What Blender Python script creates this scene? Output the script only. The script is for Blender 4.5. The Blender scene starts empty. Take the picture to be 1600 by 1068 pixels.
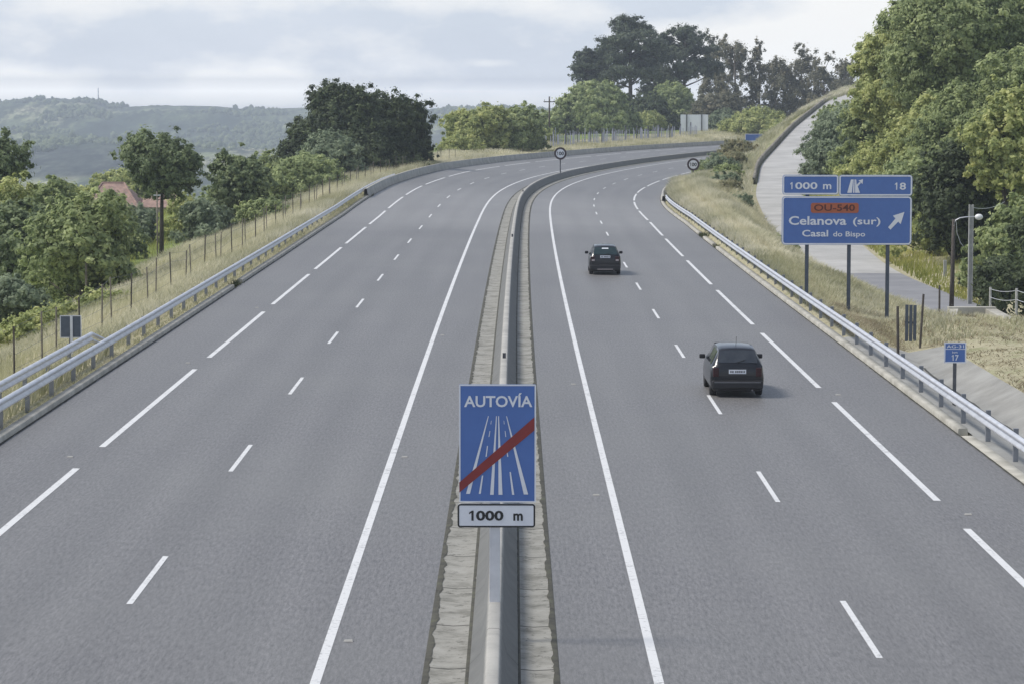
import bpy, bmesh, math, random, zlib
import numpy as np
from mathutils import Matrix, Vector

rng = np.random.default_rng(7)
random.seed(7)
scene = bpy.context.scene
COL = scene.collection

# ------------------------------------------------------------------ camera / surveying
F, W0, H0 = 4457.7, 1600.0, 1068.0
CAMZ, PITCH, ROLL = 8.5475, 0.08751, 0.00095

def survey(px, py, Y):
    """X, Z of the point a photo pixel shows when it stands Y metres ahead of the overpass."""
    a, b = (px - 800.0) / F, -(py - 534.0) / F
    cp, sp = math.cos(PITCH), math.sin(PITCH)
    dy, dz = cp + b * sp, -sp + b * cp
    t = Y / dy
    return a * t, CAMZ + dz * t

# ------------------------------------------------------------------ road alignment (s = metres along, u = metres right of the axis)
KN = np.arange(0, 701, 50.0)
K_ = np.array([0.2724, -0.0091, 0.0583, 0.0582, 0.0988, 1.1067, 1.4278, 0.9208, 0.7828, 0.6191, 0.3571, 0.0872, -0.1, -0.1, 0.0]) * 1e-3
C_ = np.array([-4.1748, -4.2361, 0.1784, 4.0586, -0.9118, -3.4286, -1.589, -0.3854, -0.1139, -0.0142, 0.0579, 0.0514, 0.0415, 0.0354, 0.0]) * 1e-5
E_ = np.array([-2.3405, -1.6402, -1.2484, -1.5363, -2.2593, -5.9447, -7.6306, -6.8126, -5.6362, -5.133, -4.142, -3.3164, -2.6806, -2.2861, -2.0974]) * 1e-2
S_ = np.arange(0, 1301, 1.0)
_k, _c = np.interp(S_, KN, K_), np.interp(S_, KN, C_)
_cum = lambda a: np.concatenate([[0], np.cumsum((a[1:] + a[:-1]) / 2)])
_th = -0.006 + _cum(_k)
_X = -0.30241 + _cum(np.sin(_th)); _Y = _cum(np.cos(_th)); _Z = _cum(_cum(_c))
_b = np.arange(-60, 0, 1.0)
SS = np.concatenate([_b, S_])
TH = np.concatenate([np.full(60, -0.006), _th])
AX = np.concatenate([-0.30241 + np.sin(-0.006) * _b, _X])
AY = np.concatenate([_b * np.cos(0.006), _Y])
AZ = np.concatenate([np.zeros(60), _Z])

def RD(s, u, dz=0.0, flat=False):
    s, u, dz = np.broadcast_arrays(np.asarray(s, float), np.asarray(u, float), np.asarray(dz, float))
    x, y, z, th = (np.interp(s, SS, a) for a in (AX, AY, AZ, TH))
    e = np.interp(s, KN, E_)
    zz = z + (0 if flat else 1) * e * np.clip(u, -12.2, 12.2) + dz
    return np.stack([x + u * np.cos(th), y - u * np.sin(th), zz], -1)

def su(x, y):
    x, y = np.atleast_1d(np.asarray(x, float)), np.atleast_1d(np.asarray(y, float))
    so = np.empty_like(x); uo = np.empty_like(x)
    for i0 in range(0, len(x), 4000):
        a, b = x[i0:i0 + 4000], y[i0:i0 + 4000]
        D = (a[:, None] - AX) ** 2 + (b[:, None] - AY) ** 2
        j = D.argmin(1)
        dx, dy = a - AX[j], b - AY[j]
        so[i0:i0 + 4000] = SS[j] + dx * np.sin(TH[j]) + dy * np.cos(TH[j])
        uo[i0:i0 + 4000] = dx * np.cos(TH[j]) - dy * np.sin(TH[j])
    return so, uo

UB = 0.117                         # median barrier axis
UL, UR, LW = -2.467, 2.544, 3.515  # inner lines, lane width
EL, ER = UL - LW - 3.49, UR + LW + 3.49
KL, KR = EL - 2.50, ER + 2.39

# ------------------------------------------------------------------ terrain cross sections
LEFT = {
 -60: [(12.2, 0), (13.4, -.05), (15, -.4), (18, -1.3), (26, -4), (45, -5), (120, -14), (400, -56), (900, -64)],
 150: [(12.2, 0), (13.4, -.05), (15, -.4), (18, -1.3), (26, -4), (42, -5.2), (60, -9), (120, -18), (400, -56), (900, -64)],
 225: [(12.2, .25), (13.4, .2), (15, 0), (18, -.9), (26, -3.8), (40, -5.2), (60, -10), (120, -21), (400, -56), (900, -64)],
 290: [(12.2, .35), (13.4, .3), (15, .2), (20, -.3), (30, -2.2), (45, -5.5), (70, -11), (120, -21), (400, -56), (900, -64)],
 360: [(12.2, .1), (14.5, .35), (18, .7), (27, .3), (36, -2.2), (55, -7), (90, -15), (150, -28), (400, -58), (900, -64)],
 450: [(12.2, -.5), (15, .1), (20, .4), (42, .2), (55, -2.2), (80, -9), (160, -28), (400, -58), (900, -64)],
 600: [(12.2, -1.5), (15, 0), (30, .6), (72, .6), (95, -5), (120, -13), (200, -30), (400, -58), (900, -64)],
 850: [(12.2, -2.3), (15, -2), (50, -4), (80, -16), (130, -32), (400, -62), (900, -66)],
 1200: [(12.2, -4), (60, -30), (150, -66), (400, -68), (900, -70)],
}
RIGHT = {
 -60: [(12.2, -.3), (12.5, -.3), (14.7, -1.35), (15.9, -.5), (18, -.45), (24, -.4), (40, 0), (80, 3), (260, 10)],
 97:  [(12.2, -.2), (12.5, -.3), (14.7, -1.2), (15.9, -.6), (18, -.5), (24, -.4), (40, 0), (80, 3), (260, 10)],
 104: [(12.2, -.2), (13, -.35), (14.7, -.85), (16.2, -.65), (18, -.5), (24, -.5), (40, -.2), (80, 3), (260, 10)],
 114: [(12.2, -.2), (13, -.3), (14.7, -.8), (16.2, -.55), (17.5, -.3), (21, -.3), (24, -.8), (40, -.6), (80, 3), (260, 10)],
 119: [(12.2, -.2), (12.6, -.3), (14.2, -.8), (16, -1.3), (20, -1.9), (24, -2.4), (30, -2.5), (45, -1.5), (80, 3), (260, 10)],
 135: [(12.2, -.2), (12.6, -.2), (14.2, -.4), (16, -.9), (19, -1.8), (21.5, -2.5), (26, -2.6), (34, -2), (60, 2), (260, 12)],
 175: [(12.2, -.3), (12.6, 0), (14.3, .2), (16.5, -.9), (18.5, -2.4), (24, -2.5), (29, -1.7), (45, 2), (80, 6), (260, 14)],
 220: [(12.2, -.6), (12.8, -.3), (15, .3), (17.3, -.4), (19, -1.2), (25, -1.2), (30, .2), (45, 3), (80, 8), (260, 14)],
 260: [(12.2, -1.1), (12.8, -.8), (15.4, .1), (18, .1), (19.4, -.2), (25, -.2), (30, 1.4), (50, 5), (90, 10), (260, 14)],
 302: [(12.2, -1.5), (13, -1.2), (15, -.7), (19, .6), (21, .85), (27, .85), (32, 2.6), (50, 6), (90, 12), (260, 14)],
 364: [(12.2, -1.6), (13, -1.4), (15, -.4), (19, 3.1), (21.2, 4.1), (27, 4.1), (33, 6), (50, 9), (90, 13), (260, 14)],
 432: [(12.2, -1.8), (13, -1.5), (15, .6), (18.8, 6.7), (20.6, 7.5), (27, 7.5), (33, 9), (50, 11), (90, 14), (260, 14)],
 500: [(12.2, -2), (13, -1.7), (15, 1), (19, 8), (21, 9), (27, 9), (50, 10.5), (90, 13), (260, 12)],
 850: [(12.2, -3), (16, -1), (21, 3), (50, 4), (90, 4), (260, 0)],
 1200: [(12.2, -5), (50, -30), (90, -66), (260, -70)],
}
# local lane and ramp beside the motorway: x, y, z, half width
RAMP = np.array([(25.0, 120, -2.65, 2.2), (23.4, 135, -2.62, 2.2), (22.3, 150, -2.6, 2.2), (21.6, 162, -2.55, 2.4), (20.8, 175, -2.45, 2.7), (21.2, 195, -2.0, 2.8), (22.4, 220, -1.15, 2.9),
                 (24.2, 250, -.5, 2.9), (29.0, 300, .85, 2.9), (38.5, 360, 4.05, 2.9), (50.7, 430, 7.45, 2.9), (58, 470, 8.9, 2.9), (67, 515, 8.9, 2.9), (90, 600, 6.5, 2.9)])

def resample(P, step):
    P = np.asarray(P, float)
    t = np.concatenate([[0], np.cumsum(np.hypot(np.diff(P[:, 0]), np.diff(P[:, 1])))])
    # smooth by Catmull-like cubic through dense linear + box filter
    tt = np.arange(0, t[-1], 1.0)
    Q = np.stack([np.interp(tt, t, P[:, i]) for i in range(P.shape[1])], 1)
    w = 15
    Qp = np.concatenate([np.repeat(Q[:1], w, 0), Q, np.repeat(Q[-1:], w, 0)])
    ker = np.hanning(2 * w + 1); ker /= ker.sum()
    Q2 = np.stack([np.convolve(Qp[:, i], ker, 'valid') for i in range(P.shape[1])], 1)
    return Q2[::max(1, int(step))]
RP = resample(RAMP, 1)

def rows_eval(rows, s, u):
    ks = sorted(rows)
    V = np.stack([np.interp(u, [a for a, _ in rows[k]], [b for _, b in rows[k]]) for k in ks])
    i = np.clip(np.searchsorted(ks, s) - 1, 0, len(ks) - 2)
    k0, k1 = np.array(ks)[i], np.array(ks)[i + 1]
    t = np.clip((s - k0) / (k1 - k0), 0, 1)
    n = np.arange(len(s))
    return V[i, n] * (1 - t) + V[i + 1, n] * t

def terrain_su(s, u):
    s, u = np.asarray(s, float).ravel(), np.asarray(u, float).ravel()
    road = np.interp(s, SS, AZ) + np.interp(s, KN, E_) * u
    L, R = rows_eval(LEFT, s, -u), rows_eval(RIGHT, s, u)
    side = np.where(u < 0, L, R)
    edge = np.where(u < 0, road, road)
    a = np.clip((np.abs(u) - 11.9) / .9, 0, 1)
    z = np.where(np.abs(u) < 11.9, road - .35, (road - .12) * (1 - a) + side * a)
    # bumps
    bump = .12 * np.sin(s * .31 + u * .7) * np.sin(u * .43 - s * .17) + .06 * np.sin(s * 1.3 + 2 * np.sin(u))
    z = z + bump * np.clip((np.abs(u) - 13.5) / 3, 0, 1) * np.where((u > 12) & (u < 16.5) & (s < 106), .1, 1)
    P = RD(s, u)
    near = (u > 13) & (u < 40) & (s < 620)
    if near.any():
        xs, ys = P[near, 0], P[near, 1]
        D = np.hypot(xs[:, None] - RP[:, 0], ys[:, None] - RP[:, 1]); j = D.argmin(1); d = D[np.arange(len(j)), j]
        t = np.clip(1 - (d - RP[j, 3] - .5) / 1.5, 0, 1)
        ok = RP[j, 1] > 121.5
        t = t * ok
        z[near] = z[near] * (1 - t) + (RP[j, 2] - .14) * t
    return z

def ground(x, y):
    s, u = su(x, y)
    return terrain_su(s, u)
def gz(x, y): return float(ground([x], [y])[0])

# ------------------------------------------------------------------ object helpers
def tag(o, label=None, cat=None, group=None, kind=None):
    if label: o['label'] = label
    if cat: o['category'] = cat
    if group: o['group'] = group
    if kind: o['kind'] = kind
    return o

def empty(name, loc=(0, 0, 0), rz=0.0, label=None, cat=None, group=None):
    o = bpy.data.objects.new(name, None); COL.objects.link(o)
    o.location = loc; o.rotation_euler = (0, 0, rz); o.empty_display_size = .3
    return tag(o, label, cat, group)

def mesh_np(name, V, Fa, mat, parent=None, loops=4, smooth=False, uv=None, tint=None):
    V = np.asarray(V, np.float32).reshape(-1, 3); Fa = np.asarray(Fa, np.int32).reshape(-1, loops)
    me = bpy.data.meshes.new(name)
    me.vertices.add(len(V)); me.vertices.foreach_set('co', V.ravel())
    me.loops.add(Fa.size); me.loops.foreach_set('vertex_index', Fa.ravel())
    me.polygons.add(len(Fa)); me.polygons.foreach_set('loop_start', np.arange(0, Fa.size, loops, dtype=np.int32))
    if smooth: me.polygons.foreach_set('use_smooth', np.ones(len(Fa), bool))
    if uv is not None:
        l = me.uv_layers.new(name='UVMap'); l.data.foreach_set('uv', np.asarray(uv, np.float32)[Fa.ravel()].ravel())
    if tint is not None:
        a = me.attributes.new('tint', 'FLOAT', 'POINT'); a.data.foreach_set('value', np.asarray(tint, np.float32))
    me.update(); me.validate()
    me.materials.append(mat)
    o = bpy.data.objects.new(name, me); COL.objects.link(o)
    if parent: o.parent = parent
    return o

class MB:
    def __init__(s): s.v = []; s.f = []
    def add(s, V, Fs):
        n = len(s.v); s.v += [tuple(map(float, p)) for p in V]; s.f += [tuple(n + i for i in f) for f in Fs]; return s
    def box(s, x0, x1, y0, y1, z0, z1):
        return s.add([(x0, y0, z0), (x1, y0, z0), (x1, y1, z0), (x0, y1, z0), (x0, y0, z1), (x1, y0, z1), (x1, y1, z1), (x0, y1, z1)],
                     [(0, 3, 2, 1), (4, 5, 6, 7), (0, 1, 5, 4), (1, 2, 6, 5), (2, 3, 7, 6), (3, 0, 4, 7)])
    def tube(s, pts, radii, n=8, cap=True):
        pts = [Vector(p) for p in pts]
        if not hasattr(radii, '__len__'): radii = [radii] * len(pts)
        rings = []
        for i, p in enumerate(pts):
            d = (pts[min(i + 1, len(pts) - 1)] - pts[max(i - 1, 0)]).normalized()
            a = d.cross(Vector((0, 0, 1)) if abs(d.z) < .9 else Vector((1, 0, 0))).normalized(); b = d.cross(a)
            rings.append([p + (a * math.cos(2 * math.pi * k / n) + b * math.sin(2 * math.pi * k / n)) * radii[i] for k in range(n)])
        V = [q for r in rings for q in r]
        Fs = [(i * n + k, i * n + (k + 1) % n, (i + 1) * n + (k + 1) % n, (i + 1) * n + k) for i in range(len(pts) - 1) for k in range(n)]
        if cap: Fs += [tuple(range(n - 1, -1, -1)), tuple((len(pts) - 1) * n + k for k in range(n))]
        return s.add(V, Fs)
    def slab(s, poly, y0, y1):
        """polygon in x,z extruded from y0 (front) to y1"""
        n = len(poly)
        V = [(x, y0, z) for x, z in poly] + [(x, y1, z) for x, z in poly]
        return s.add(V, [tuple(range(n)), tuple(range(2 * n - 1, n - 1, -1))] + [(i, n + i, n + (i + 1) % n, (i + 1) % n) for i in range(n)])
    def build(s, name, mat, parent=None, smooth=False, bevel=0):
        me = bpy.data.meshes.new(name); me.from_pydata(s.v, [], s.f); me.materials.append(mat)
        if smooth: me.polygons.foreach_set('use_smooth', [True] * len(me.polygons))
        me.update()
        o = bpy.data.objects.new(name, me); COL.objects.link(o)
        if parent: o.parent = parent
        if bevel:
            b = o.modifiers.new('bevel', 'BEVEL'); b.width = bevel; b.segments = 2; b.limit_method = 'ANGLE'
        return o

def sweep(name, s, prof, mat, parent=None, closed=False, smooth=False, base=None, caps=False, uvscale=True):
    """prof: list of (u, dz) swept along stations s"""
    s = np.asarray(s, float); n = len(prof); m = len(s)
    pu = np.array([p[0] for p in prof]); pz = np.array([p[1] for p in prof])
    P = RD(s[:, None], pu[None, :], pz[None, :])
    if base is not None: P[..., 2] = base(s)[:, None] + pz[None, :]
    V = P.reshape(-1, 3)
    i = np.arange(m - 1)[:, None]; k = np.arange(n if closed else n - 1)[None, :]
    Fa = np.stack([i * n + k, i * n + (k + 1) % n, (i + 1) * n + (k + 1) % n, (i + 1) * n + k], -1).reshape(-1, 4)
    uv = np.stack([np.broadcast_to(s[:, None], (m, n)), np.broadcast_to(pu[None, :], (m, n))], -1).reshape(-1, 2)
    o = mesh_np(name, V, Fa, mat, parent, 4, smooth, uv)
    return o

def seq(a, b, st): return np.append(np.arange(a, b - 1e-6, st), b)

# ------------------------------------------------------------------ materials
def nt(name):
    m = bpy.data.materials.new(name); m.use_nodes = True
    t = m.node_tree; t.nodes.clear()
    out = t.nodes.new('ShaderNodeOutputMaterial'); b = t.nodes.new('ShaderNodeBsdfPrincipled')
    t.links.new(b.outputs[0], out.inputs[0])
    return m, t, b, out
def noise(t, scale, detail=4, rough=.55, vec=None, dim='3D'):
    n = t.nodes.new('ShaderNodeTexNoise'); n.inputs['Scale'].default_value = scale; n.inputs['Detail'].default_value = detail; n.inputs['Roughness'].default_value = rough
    if vec is not None: t.links.new(vec, n.inputs['Vector'])
    return n.outputs['Fac']
def ramp(t, fac, stops):
    r = t.nodes.new('ShaderNodeValToRGB'); e = r.color_ramp.elements
    while len(e) < len(stops): e.new(.5)
    for x, (p, c) in zip(e, stops):
        x.position = p; x.color = (*c, 1) if hasattr(c, '__len__') else (c, c, c, 1)
    t.links.new(fac, r.inputs[0]); return r.outputs[0]
def mix(t, fac, a, b, mode='MIX'):
    m = t.nodes.new('ShaderNodeMix'); m.data_type = 'RGBA'; m.blend_type = mode
    for sock, v in ((m.inputs[0], fac), (m.inputs[6], a), (m.inputs[7], b)):
        if hasattr(v, 'default_value') or hasattr(v, 'is_linked'): t.links.new(v, sock)
        elif hasattr(v, '__len__'): sock.default_value = (*v, 1)
        else: sock.default_value = v
    return m.outputs[2]
def math_(t, op, a, b=None, c=None):
    m = t.nodes.new('ShaderNodeMath'); m.operation = op
    for i, v in enumerate((a, b, c)):
        if v is None: continue
        if hasattr(v, 'is_linked'): t.links.new(v, m.inputs[i])
        else: m.inputs[i].default_value = v
    return m.outputs[0]
def coord(t, kind='Object', scale=(1, 1, 1)):
    c = t.nodes.new('ShaderNodeTexCoord'); mp = t.nodes.new('ShaderNodeMapping'); mp.inputs['Scale'].default_value = scale
    t.links.new(c.outputs[kind], mp.inputs['Vector']); return mp.outputs[0]
def bump(t, b, fac, strength=.3, dist=.02):
    n = t.nodes.new('ShaderNodeBump'); n.inputs['Strength'].default_value = strength; n.inputs['Distance'].default_value = dist
    t.links.new(fac, n.inputs['Height']); t.links.new(n.outputs[0], b.inputs['Normal'])

def mat(name, c1, c2=None, scale=3, rough=.7, metal=0, spec=.5, bmp=0, bscale=40, lo=.35, hi=.65, coat=0):
    m, t, b, _ = nt(name)
    b.inputs['Roughness'].default_value = rough; b.inputs['Metallic'].default_value = metal; b.inputs['Specular IOR Level'].default_value = spec
    if coat: b.inputs['Coat Weight'].default_value = coat; b.inputs['Coat Roughness'].default_value = .06
    v = coord(t)
    if c2 is None: c2 = tuple(x * .85 for x in c1)
    t.links.new(ramp(t, noise(t, scale, 5, .6, v), [(lo, c1), (hi, c2)]), b.inputs['Base Color'])
    if bmp: bump(t, b, noise(t, bscale, 3, .6, v), bmp)
    return m

M = {}
def asphalt(name, dark, light, warm):
    m, t, b, _ = nt(name)
    uvn = t.nodes.new('ShaderNodeTexCoord'); uv = uvn.outputs['UV']; ob = uvn.outputs['Object']
    mg = t.nodes.new('ShaderNodeMapping'); mg.inputs['Scale'].default_value = (2.6, 17, 1); t.links.new(uv, mg.inputs[0])
    fine = math_(t, 'ADD', math_(t, 'MULTIPLY', noise(t, 34, 3, .8, ob), .3), math_(t, 'MULTIPLY', noise(t, 1.0, 3, .85, mg.outputs[0]), .7))
    mp = t.nodes.new('ShaderNodeMapping'); mp.inputs['Scale'].default_value = (.035, .75, 1); t.links.new(uv, mp.inputs[0])
    streak = noise(t, 1.0, 5, .6, mp.outputs[0])
    big = noise(t, .11, 4, .6, ob)
    sep = t.nodes.new('ShaderNodeSeparateXYZ'); t.links.new(uv, sep.inputs[0])
    au = math_(t, 'ABSOLUTE', sep.outputs[1])
    f = math_(t, 'MULTIPLY', math_(t, 'SUBTRACT', au, 2.5), 4 * math.pi / LW)
    track = math_(t, 'MULTIPLY', math_(t, 'COSINE', f), -.5)            # +.5 on the wheel tracks
    inlane = math_(t, 'MULTIPLY', math_(t, 'LESS_THAN', au, 9.5), math_(t, 'GREATER_THAN', au, 2.6))
    track = math_(t, 'MULTIPLY', track, inlane)
    c = ramp(t, fine, [(.36, dark), (.64, light)])
    c = mix(t, math_(t, 'MULTIPLY', ramp(t, big, [(.35, 0.0), (.7, 1.0)]), .35), c, warm)
    sheen_band = math_(t, 'MULTIPLY', ramp(t, math_(t, 'DIVIDE', math_(t, 'ADD', sep.outputs[0], math_(t, 'MULTIPLY', noise(t, .3, 3, .5, ob), 8)), 600), [(.305, 0.0), (.335, 1.0), (.405, 1.0), (.45, 0.0)]), .30)  # lighter stretch farther along: grazing sheen put into the colour
    val = math_(t, 'ADD', math_(t, 'ADD', sheen_band, math_(t, 'MULTIPLY', streak, .38)), math_(t, 'ADD', math_(t, 'MULTIPLY', track, .07), .80))
    hsv = t.nodes.new('ShaderNodeHueSaturation'); t.links.new(c, hsv.inputs['Color']); t.links.new(val, hsv.inputs['Value'])
    t.links.new(hsv.outputs[0], b.inputs['Base Color'])
    b.inputs['Roughness'].default_value = .52; b.inputs['Specular IOR Level'].default_value = .5
    bump(t, b, noise(t, 60, 2, .6, ob), .25, .01)
    return m
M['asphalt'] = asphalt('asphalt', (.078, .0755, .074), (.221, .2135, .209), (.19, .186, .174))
def paint(name, c, wear):
    m, t, b, _ = nt(name); v = coord(t)
    n = noise(t, 9, 6, .75, v)
    n2 = noise(t, .8, 3, .6, v)
    f = ramp(t, math_(t, 'ADD', n, math_(t, 'MULTIPLY', n2, .35)), [(.88 - wear, 0.0), (1.05 - wear, 1.0)])
    t.links.new(mix(t, f, c, (.26, .26, .26)), b.inputs['Base Color']); b.inputs['Roughness'].default_value = .6
    return m
M['paint'] = paint('road_paint', (.66, .66, .65), .17)
M['concrete'] = mat('concrete', (.40, .39, .36), (.29, .285, .265), 1.3, .85, bmp=.2)
M['barrier'] = mat('barrier_concrete', (.43, .415, .375), (.30, .295, .27), .9, .85, bmp=.15)
M['kerb'] = mat('kerb_concrete', (.47, .45, .39), (.30, .285, .24), 1.1, .85, bmp=.2)
M['galv'] = mat('galvanised_steel', (.70, .71, .74), (.56, .57, .60), 2.2, .45, .45)
M['galv_dark'] = mat('weathered_steel', (.14, .145, .155), (.08, .082, .09), 3, .6, .4)
M['galv_mid'] = mat('dull_steel', (.26, .275, .30), (.19, .20, .22), 3, .55, .3)
M['sign_back'] = mat('grey_sign_back', (.10, .12, .15), (.07, .085, .11), 4, .5, .3)
M['blue'] = mat('blue_sign_sheet', (.080, .165, .43), (.072, .15, .40), 3, .45)
M['white'] = mat('white_sign_sheet', (.74, .76, .80), (.68, .70, .75), 3, .45)
M['white_dull'] = mat('white_sheet_back', (.80, .82, .85), (.72, .74, .78), .6, .5)
M['red'] = mat('red_sign_sheet', (.24, .032, .03), (.20, .028, .028), 3, .5)
M['ring'] = mat('maroon_sign_ring', (.045, .022, .028), (.03, .016, .02), 3, .5)
M['black'] = mat('black_sheet', (.012, .012, .014), (.02, .02, .02), 3, .5)
M['orange'] = mat('orange_sheet', (.42, .115, .05), (.36, .10, .045), 3, .5)
M['maroon'] = mat('dark_red_letter', (.10, .02, .015), (.08, .02, .015), 3, .5)
M['wood'] = mat('weathered_timber', (.10, .085, .07), (.05, .042, .036), 6, .85, bmp=.3)
M['wood_pale'] = mat('pale_timber', (.24, .21, .165), (.14, .125, .10), 6, .85, bmp=.3)
M['conc_pale'] = mat('pale_concrete_post', (.44, .44, .42), (.33, .33, .31), 4, .85)
M['globe'] = mat('white_lamp_globe', (.8, .8, .78), (.76, .76, .74), 3, .3)
M['tile'] = mat('terracotta_tile', (.38, .25, .20), (.20, .135, .115), 1.6, .85, bmp=.4, bscale=12)
M['wall'] = mat('rendered_wall', (.42, .36, .30), (.34, .29, .25), .8, .85)
M['bark'] = mat('bark', (.085, .068, .05), (.045, .037, .03), 5, .9, bmp=.5, bscale=14)
M['bark_pale'] = mat('pale_bark', (.20, .17, .14), (.11, .095, .08), 3, .9, bmp=.4, bscale=10)
M['rubber'] = mat('tyre_rubber', (.016, .016, .017), (.022, .022, .022), 8, .8)
M['rim'] = mat('grey_wheel_rim', (.22, .22, .23), (.16, .16, .17), 8, .4, .6)
M['carpaint'] = mat('dark_blue_black_car_paint', (.005, .006, .009), (.004, .005, .008), 2, .35, 0, .35, coat=.55)
M['carpaint_b'] = mat('black_car_paint', (.006, .006, .008), (.006, .006, .007), 2, .35, 0, .35, coat=.55)
M['plastic'] = mat('black_bumper_plastic', (.018, .018, .02), (.014, .014, .016), 6, .55)
M['trim'] = mat('grey_trim', (.16, .16, .17), (.13, .13, .14), 6, .45)
M['glass'] = mat('dark_car_glass', (.022, .027, .034), (.04, .045, .052), 3, .05, 0, .8)
M['glass_green'] = mat('green_car_glass', (.015, .032, .034), (.02, .04, .04), 3, .05, 0, .8)
M['tail'] = mat('tail_light_red', (.040, .007, .009), (.030, .006, .008), 5, .3)
M['lamp_clear'] = mat('clear_lamp', (.55, .5, .48), (.5, .45, .44), 5, .15)
M['seat'] = mat('grey_seat', (.05, .05, .055), (.07, .07, .075), 5, .9)
M['antenna'] = mat('antenna_black', (.01, .01, .01), None, 5, .5)

def gutter_mat():
    m, t, b, _ = nt('gutter_concrete')
    tc = t.nodes.new('ShaderNodeTexCoord'); ob = tc.outputs['Object']; uv = tc.outputs['UV']
    n1 = noise(t, 1.6, 6, .7, ob)
    c = ramp(t, n1, [(.30, (.14, .137, .115)), (.5, (.28, .272, .24)), (.75, (.37, .36, .325))])
    n2 = noise(t, 5, 6, .75, ob)
    c = mix(t, ramp(t, n2, [(.56, 0.0), (.66, .9)]), c, (.06, .058, .047))
    sep = t.nodes.new('ShaderNodeSeparateXYZ'); t.links.new(uv, sep.inputs[0])
    j = math_(t, 'FRACT', math_(t, 'DIVIDE', math_(t, 'ADD', sep.outputs[0], math_(t, 'MULTIPLY', n1, .03)), 3.5))
    jm = math_(t, 'LESS_THAN', j, .02)
    c = mix(t, math_(t, 'MULTIPLY', jm, .85), c, (.05, .048, .04))
    t.links.new(c, b.inputs['Base Color']); b.inputs['Roughness'].default_value = .9
    bump(t, b, n2, .3, .03)
    return m
M['gutter'] = gutter_mat()
def barrier_mat():
    m, t, b, _ = nt('median_barrier_concrete')
    tc = t.nodes.new('ShaderNodeTexCoord'); ob = tc.outputs['Object']; uv = tc.outputs['UV']
    mp = t.nodes.new('ShaderNodeMapping'); mp.inputs['Scale'].default_value = (1.4, 1.4, 5); t.links.new(ob, mp.inputs[0])
    c = ramp(t, noise(t, .8, 6, .65, ob), [(.3, (.30, .292, .268)), (.7, (.44, .425, .385))])
    c = mix(t, ramp(t, noise(t, 2.5, 6, .7, mp.outputs[0]), [(.56, 0.0), (.8, .5)]), c, (.17, .165, .15))
    sep = t.nodes.new('ShaderNodeSeparateXYZ'); t.links.new(uv, sep.inputs[0])
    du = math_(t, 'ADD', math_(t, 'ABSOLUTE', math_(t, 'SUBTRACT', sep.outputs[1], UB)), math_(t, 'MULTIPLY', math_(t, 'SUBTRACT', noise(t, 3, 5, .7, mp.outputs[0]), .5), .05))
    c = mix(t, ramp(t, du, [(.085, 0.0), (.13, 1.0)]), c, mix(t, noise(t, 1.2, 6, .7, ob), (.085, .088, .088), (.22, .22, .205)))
    j = math_(t, 'LESS_THAN', math_(t, 'FRACT', math_(t, 'DIVIDE', sep.outputs[0], 6.0)), .006)
    c = mix(t, math_(t, 'MULTIPLY', j, .8), c, (.05, .05, .045))
    t.links.new(c, b.inputs['Base Color']); b.inputs['Roughness'].default_value = .85
    return m
M['median'] = barrier_mat()
def moss_mat():
    m, t, b, _ = nt('dirt_and_moss')
    v = coord(t)
    t.links.new(ramp(t, noise(t, 2.5, 6, .7, v), [(.3, (.035, .034, .028)), (.55, (.075, .072, .055)), (.75, (.10, .11, .06))]), b.inputs['Base Color'])
    b.inputs['Roughness'].default_value = .95
    return m
M['moss'] = moss_mat()

def ground_mat():
    m, t, b, _ = nt('roadside_ground')
    v = coord(t)
    at = t.nodes.new('ShaderNodeAttribute'); at.attribute_name = 'tint'
    n1 = noise(t, .6, 6, .7, v); n2 = noise(t, 4, 5, .7, v); n3 = noise(t, .09, 4, .6, v)
    dry = ramp(t, n1, [(.3, (.32, .29, .18)), (.5, (.43, .395, .27)), (.7, (.27, .28, .15))])
    dry = mix(t, ramp(t, n2, [(.5, 0.0), (.75, .6)]), dry, (.12, .10, .06))
    green = ramp(t, n1, [(.3, (.15, .20, .06)), (.55, (.22, .27, .085)), (.75, (.24, .26, .10))])
    green = mix(t, ramp(t, n3, [(.45, 0.0), (.62, 1.0)]), green, (.06, .085, .03))
    t.links.new(mix(t, at.outputs['Fac'], dry, green), b.inputs['Base Color'])
    b.inputs['Roughness'].default_value = .95; b.inputs['Specular IOR Level'].default_value = .1
    bump(t, b, n2, .6, .1)
    return m
M['ground'] = ground_mat()
def leafmat(name, a, c, d, transl=.3):
    m = bpy.data.materials.new(name); m.use_nodes = True; t = m.node_tree; t.nodes.clear()
    out = t.nodes.new('ShaderNodeOutputMaterial')
    at = t.nodes.new('ShaderNodeAttribute'); at.attribute_name = 'tint'
    col = ramp(t, at.outputs['Fac'], [(0, a), (.55, c), (1, d)])
    p = t.nodes.new('ShaderNodeBsdfPrincipled'); p.inputs['Roughness'].default_value = .6; p.inputs['Specular IOR Level'].default_value = .25
    tr = t.nodes.new('ShaderNodeBsdfTranslucent'); mx = t.nodes.new('ShaderNodeMixShader'); mx.inputs[0].default_value = transl
    t.links.new(col, p.inputs['Base Color']); t.links.new(col, tr.inputs['Color'])
    t.links.new(p.outputs[0], mx.inputs[1]); t.links.new(tr.outputs[0], mx.inputs[2]); t.links.new(mx.outputs[0], out.inputs[0])
    return m
M['leaf_oak'] = leafmat('dark_oak_leaves', (0.063, 0.083, 0.044), (0.103, 0.131, 0.064), (0.172, 0.213, 0.098), .4)
M['leaf_mid'] = leafmat('green_leaves', (0.207, 0.256, 0.122), (0.378, 0.439, 0.201), (0.586, 0.634, 0.317), .5)
M['leaf_light'] = leafmat('yellow_green_leaves', (0.264, 0.314, 0.132), (0.484, 0.522, 0.209), (0.680, 0.680, 0.319), .5)
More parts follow.
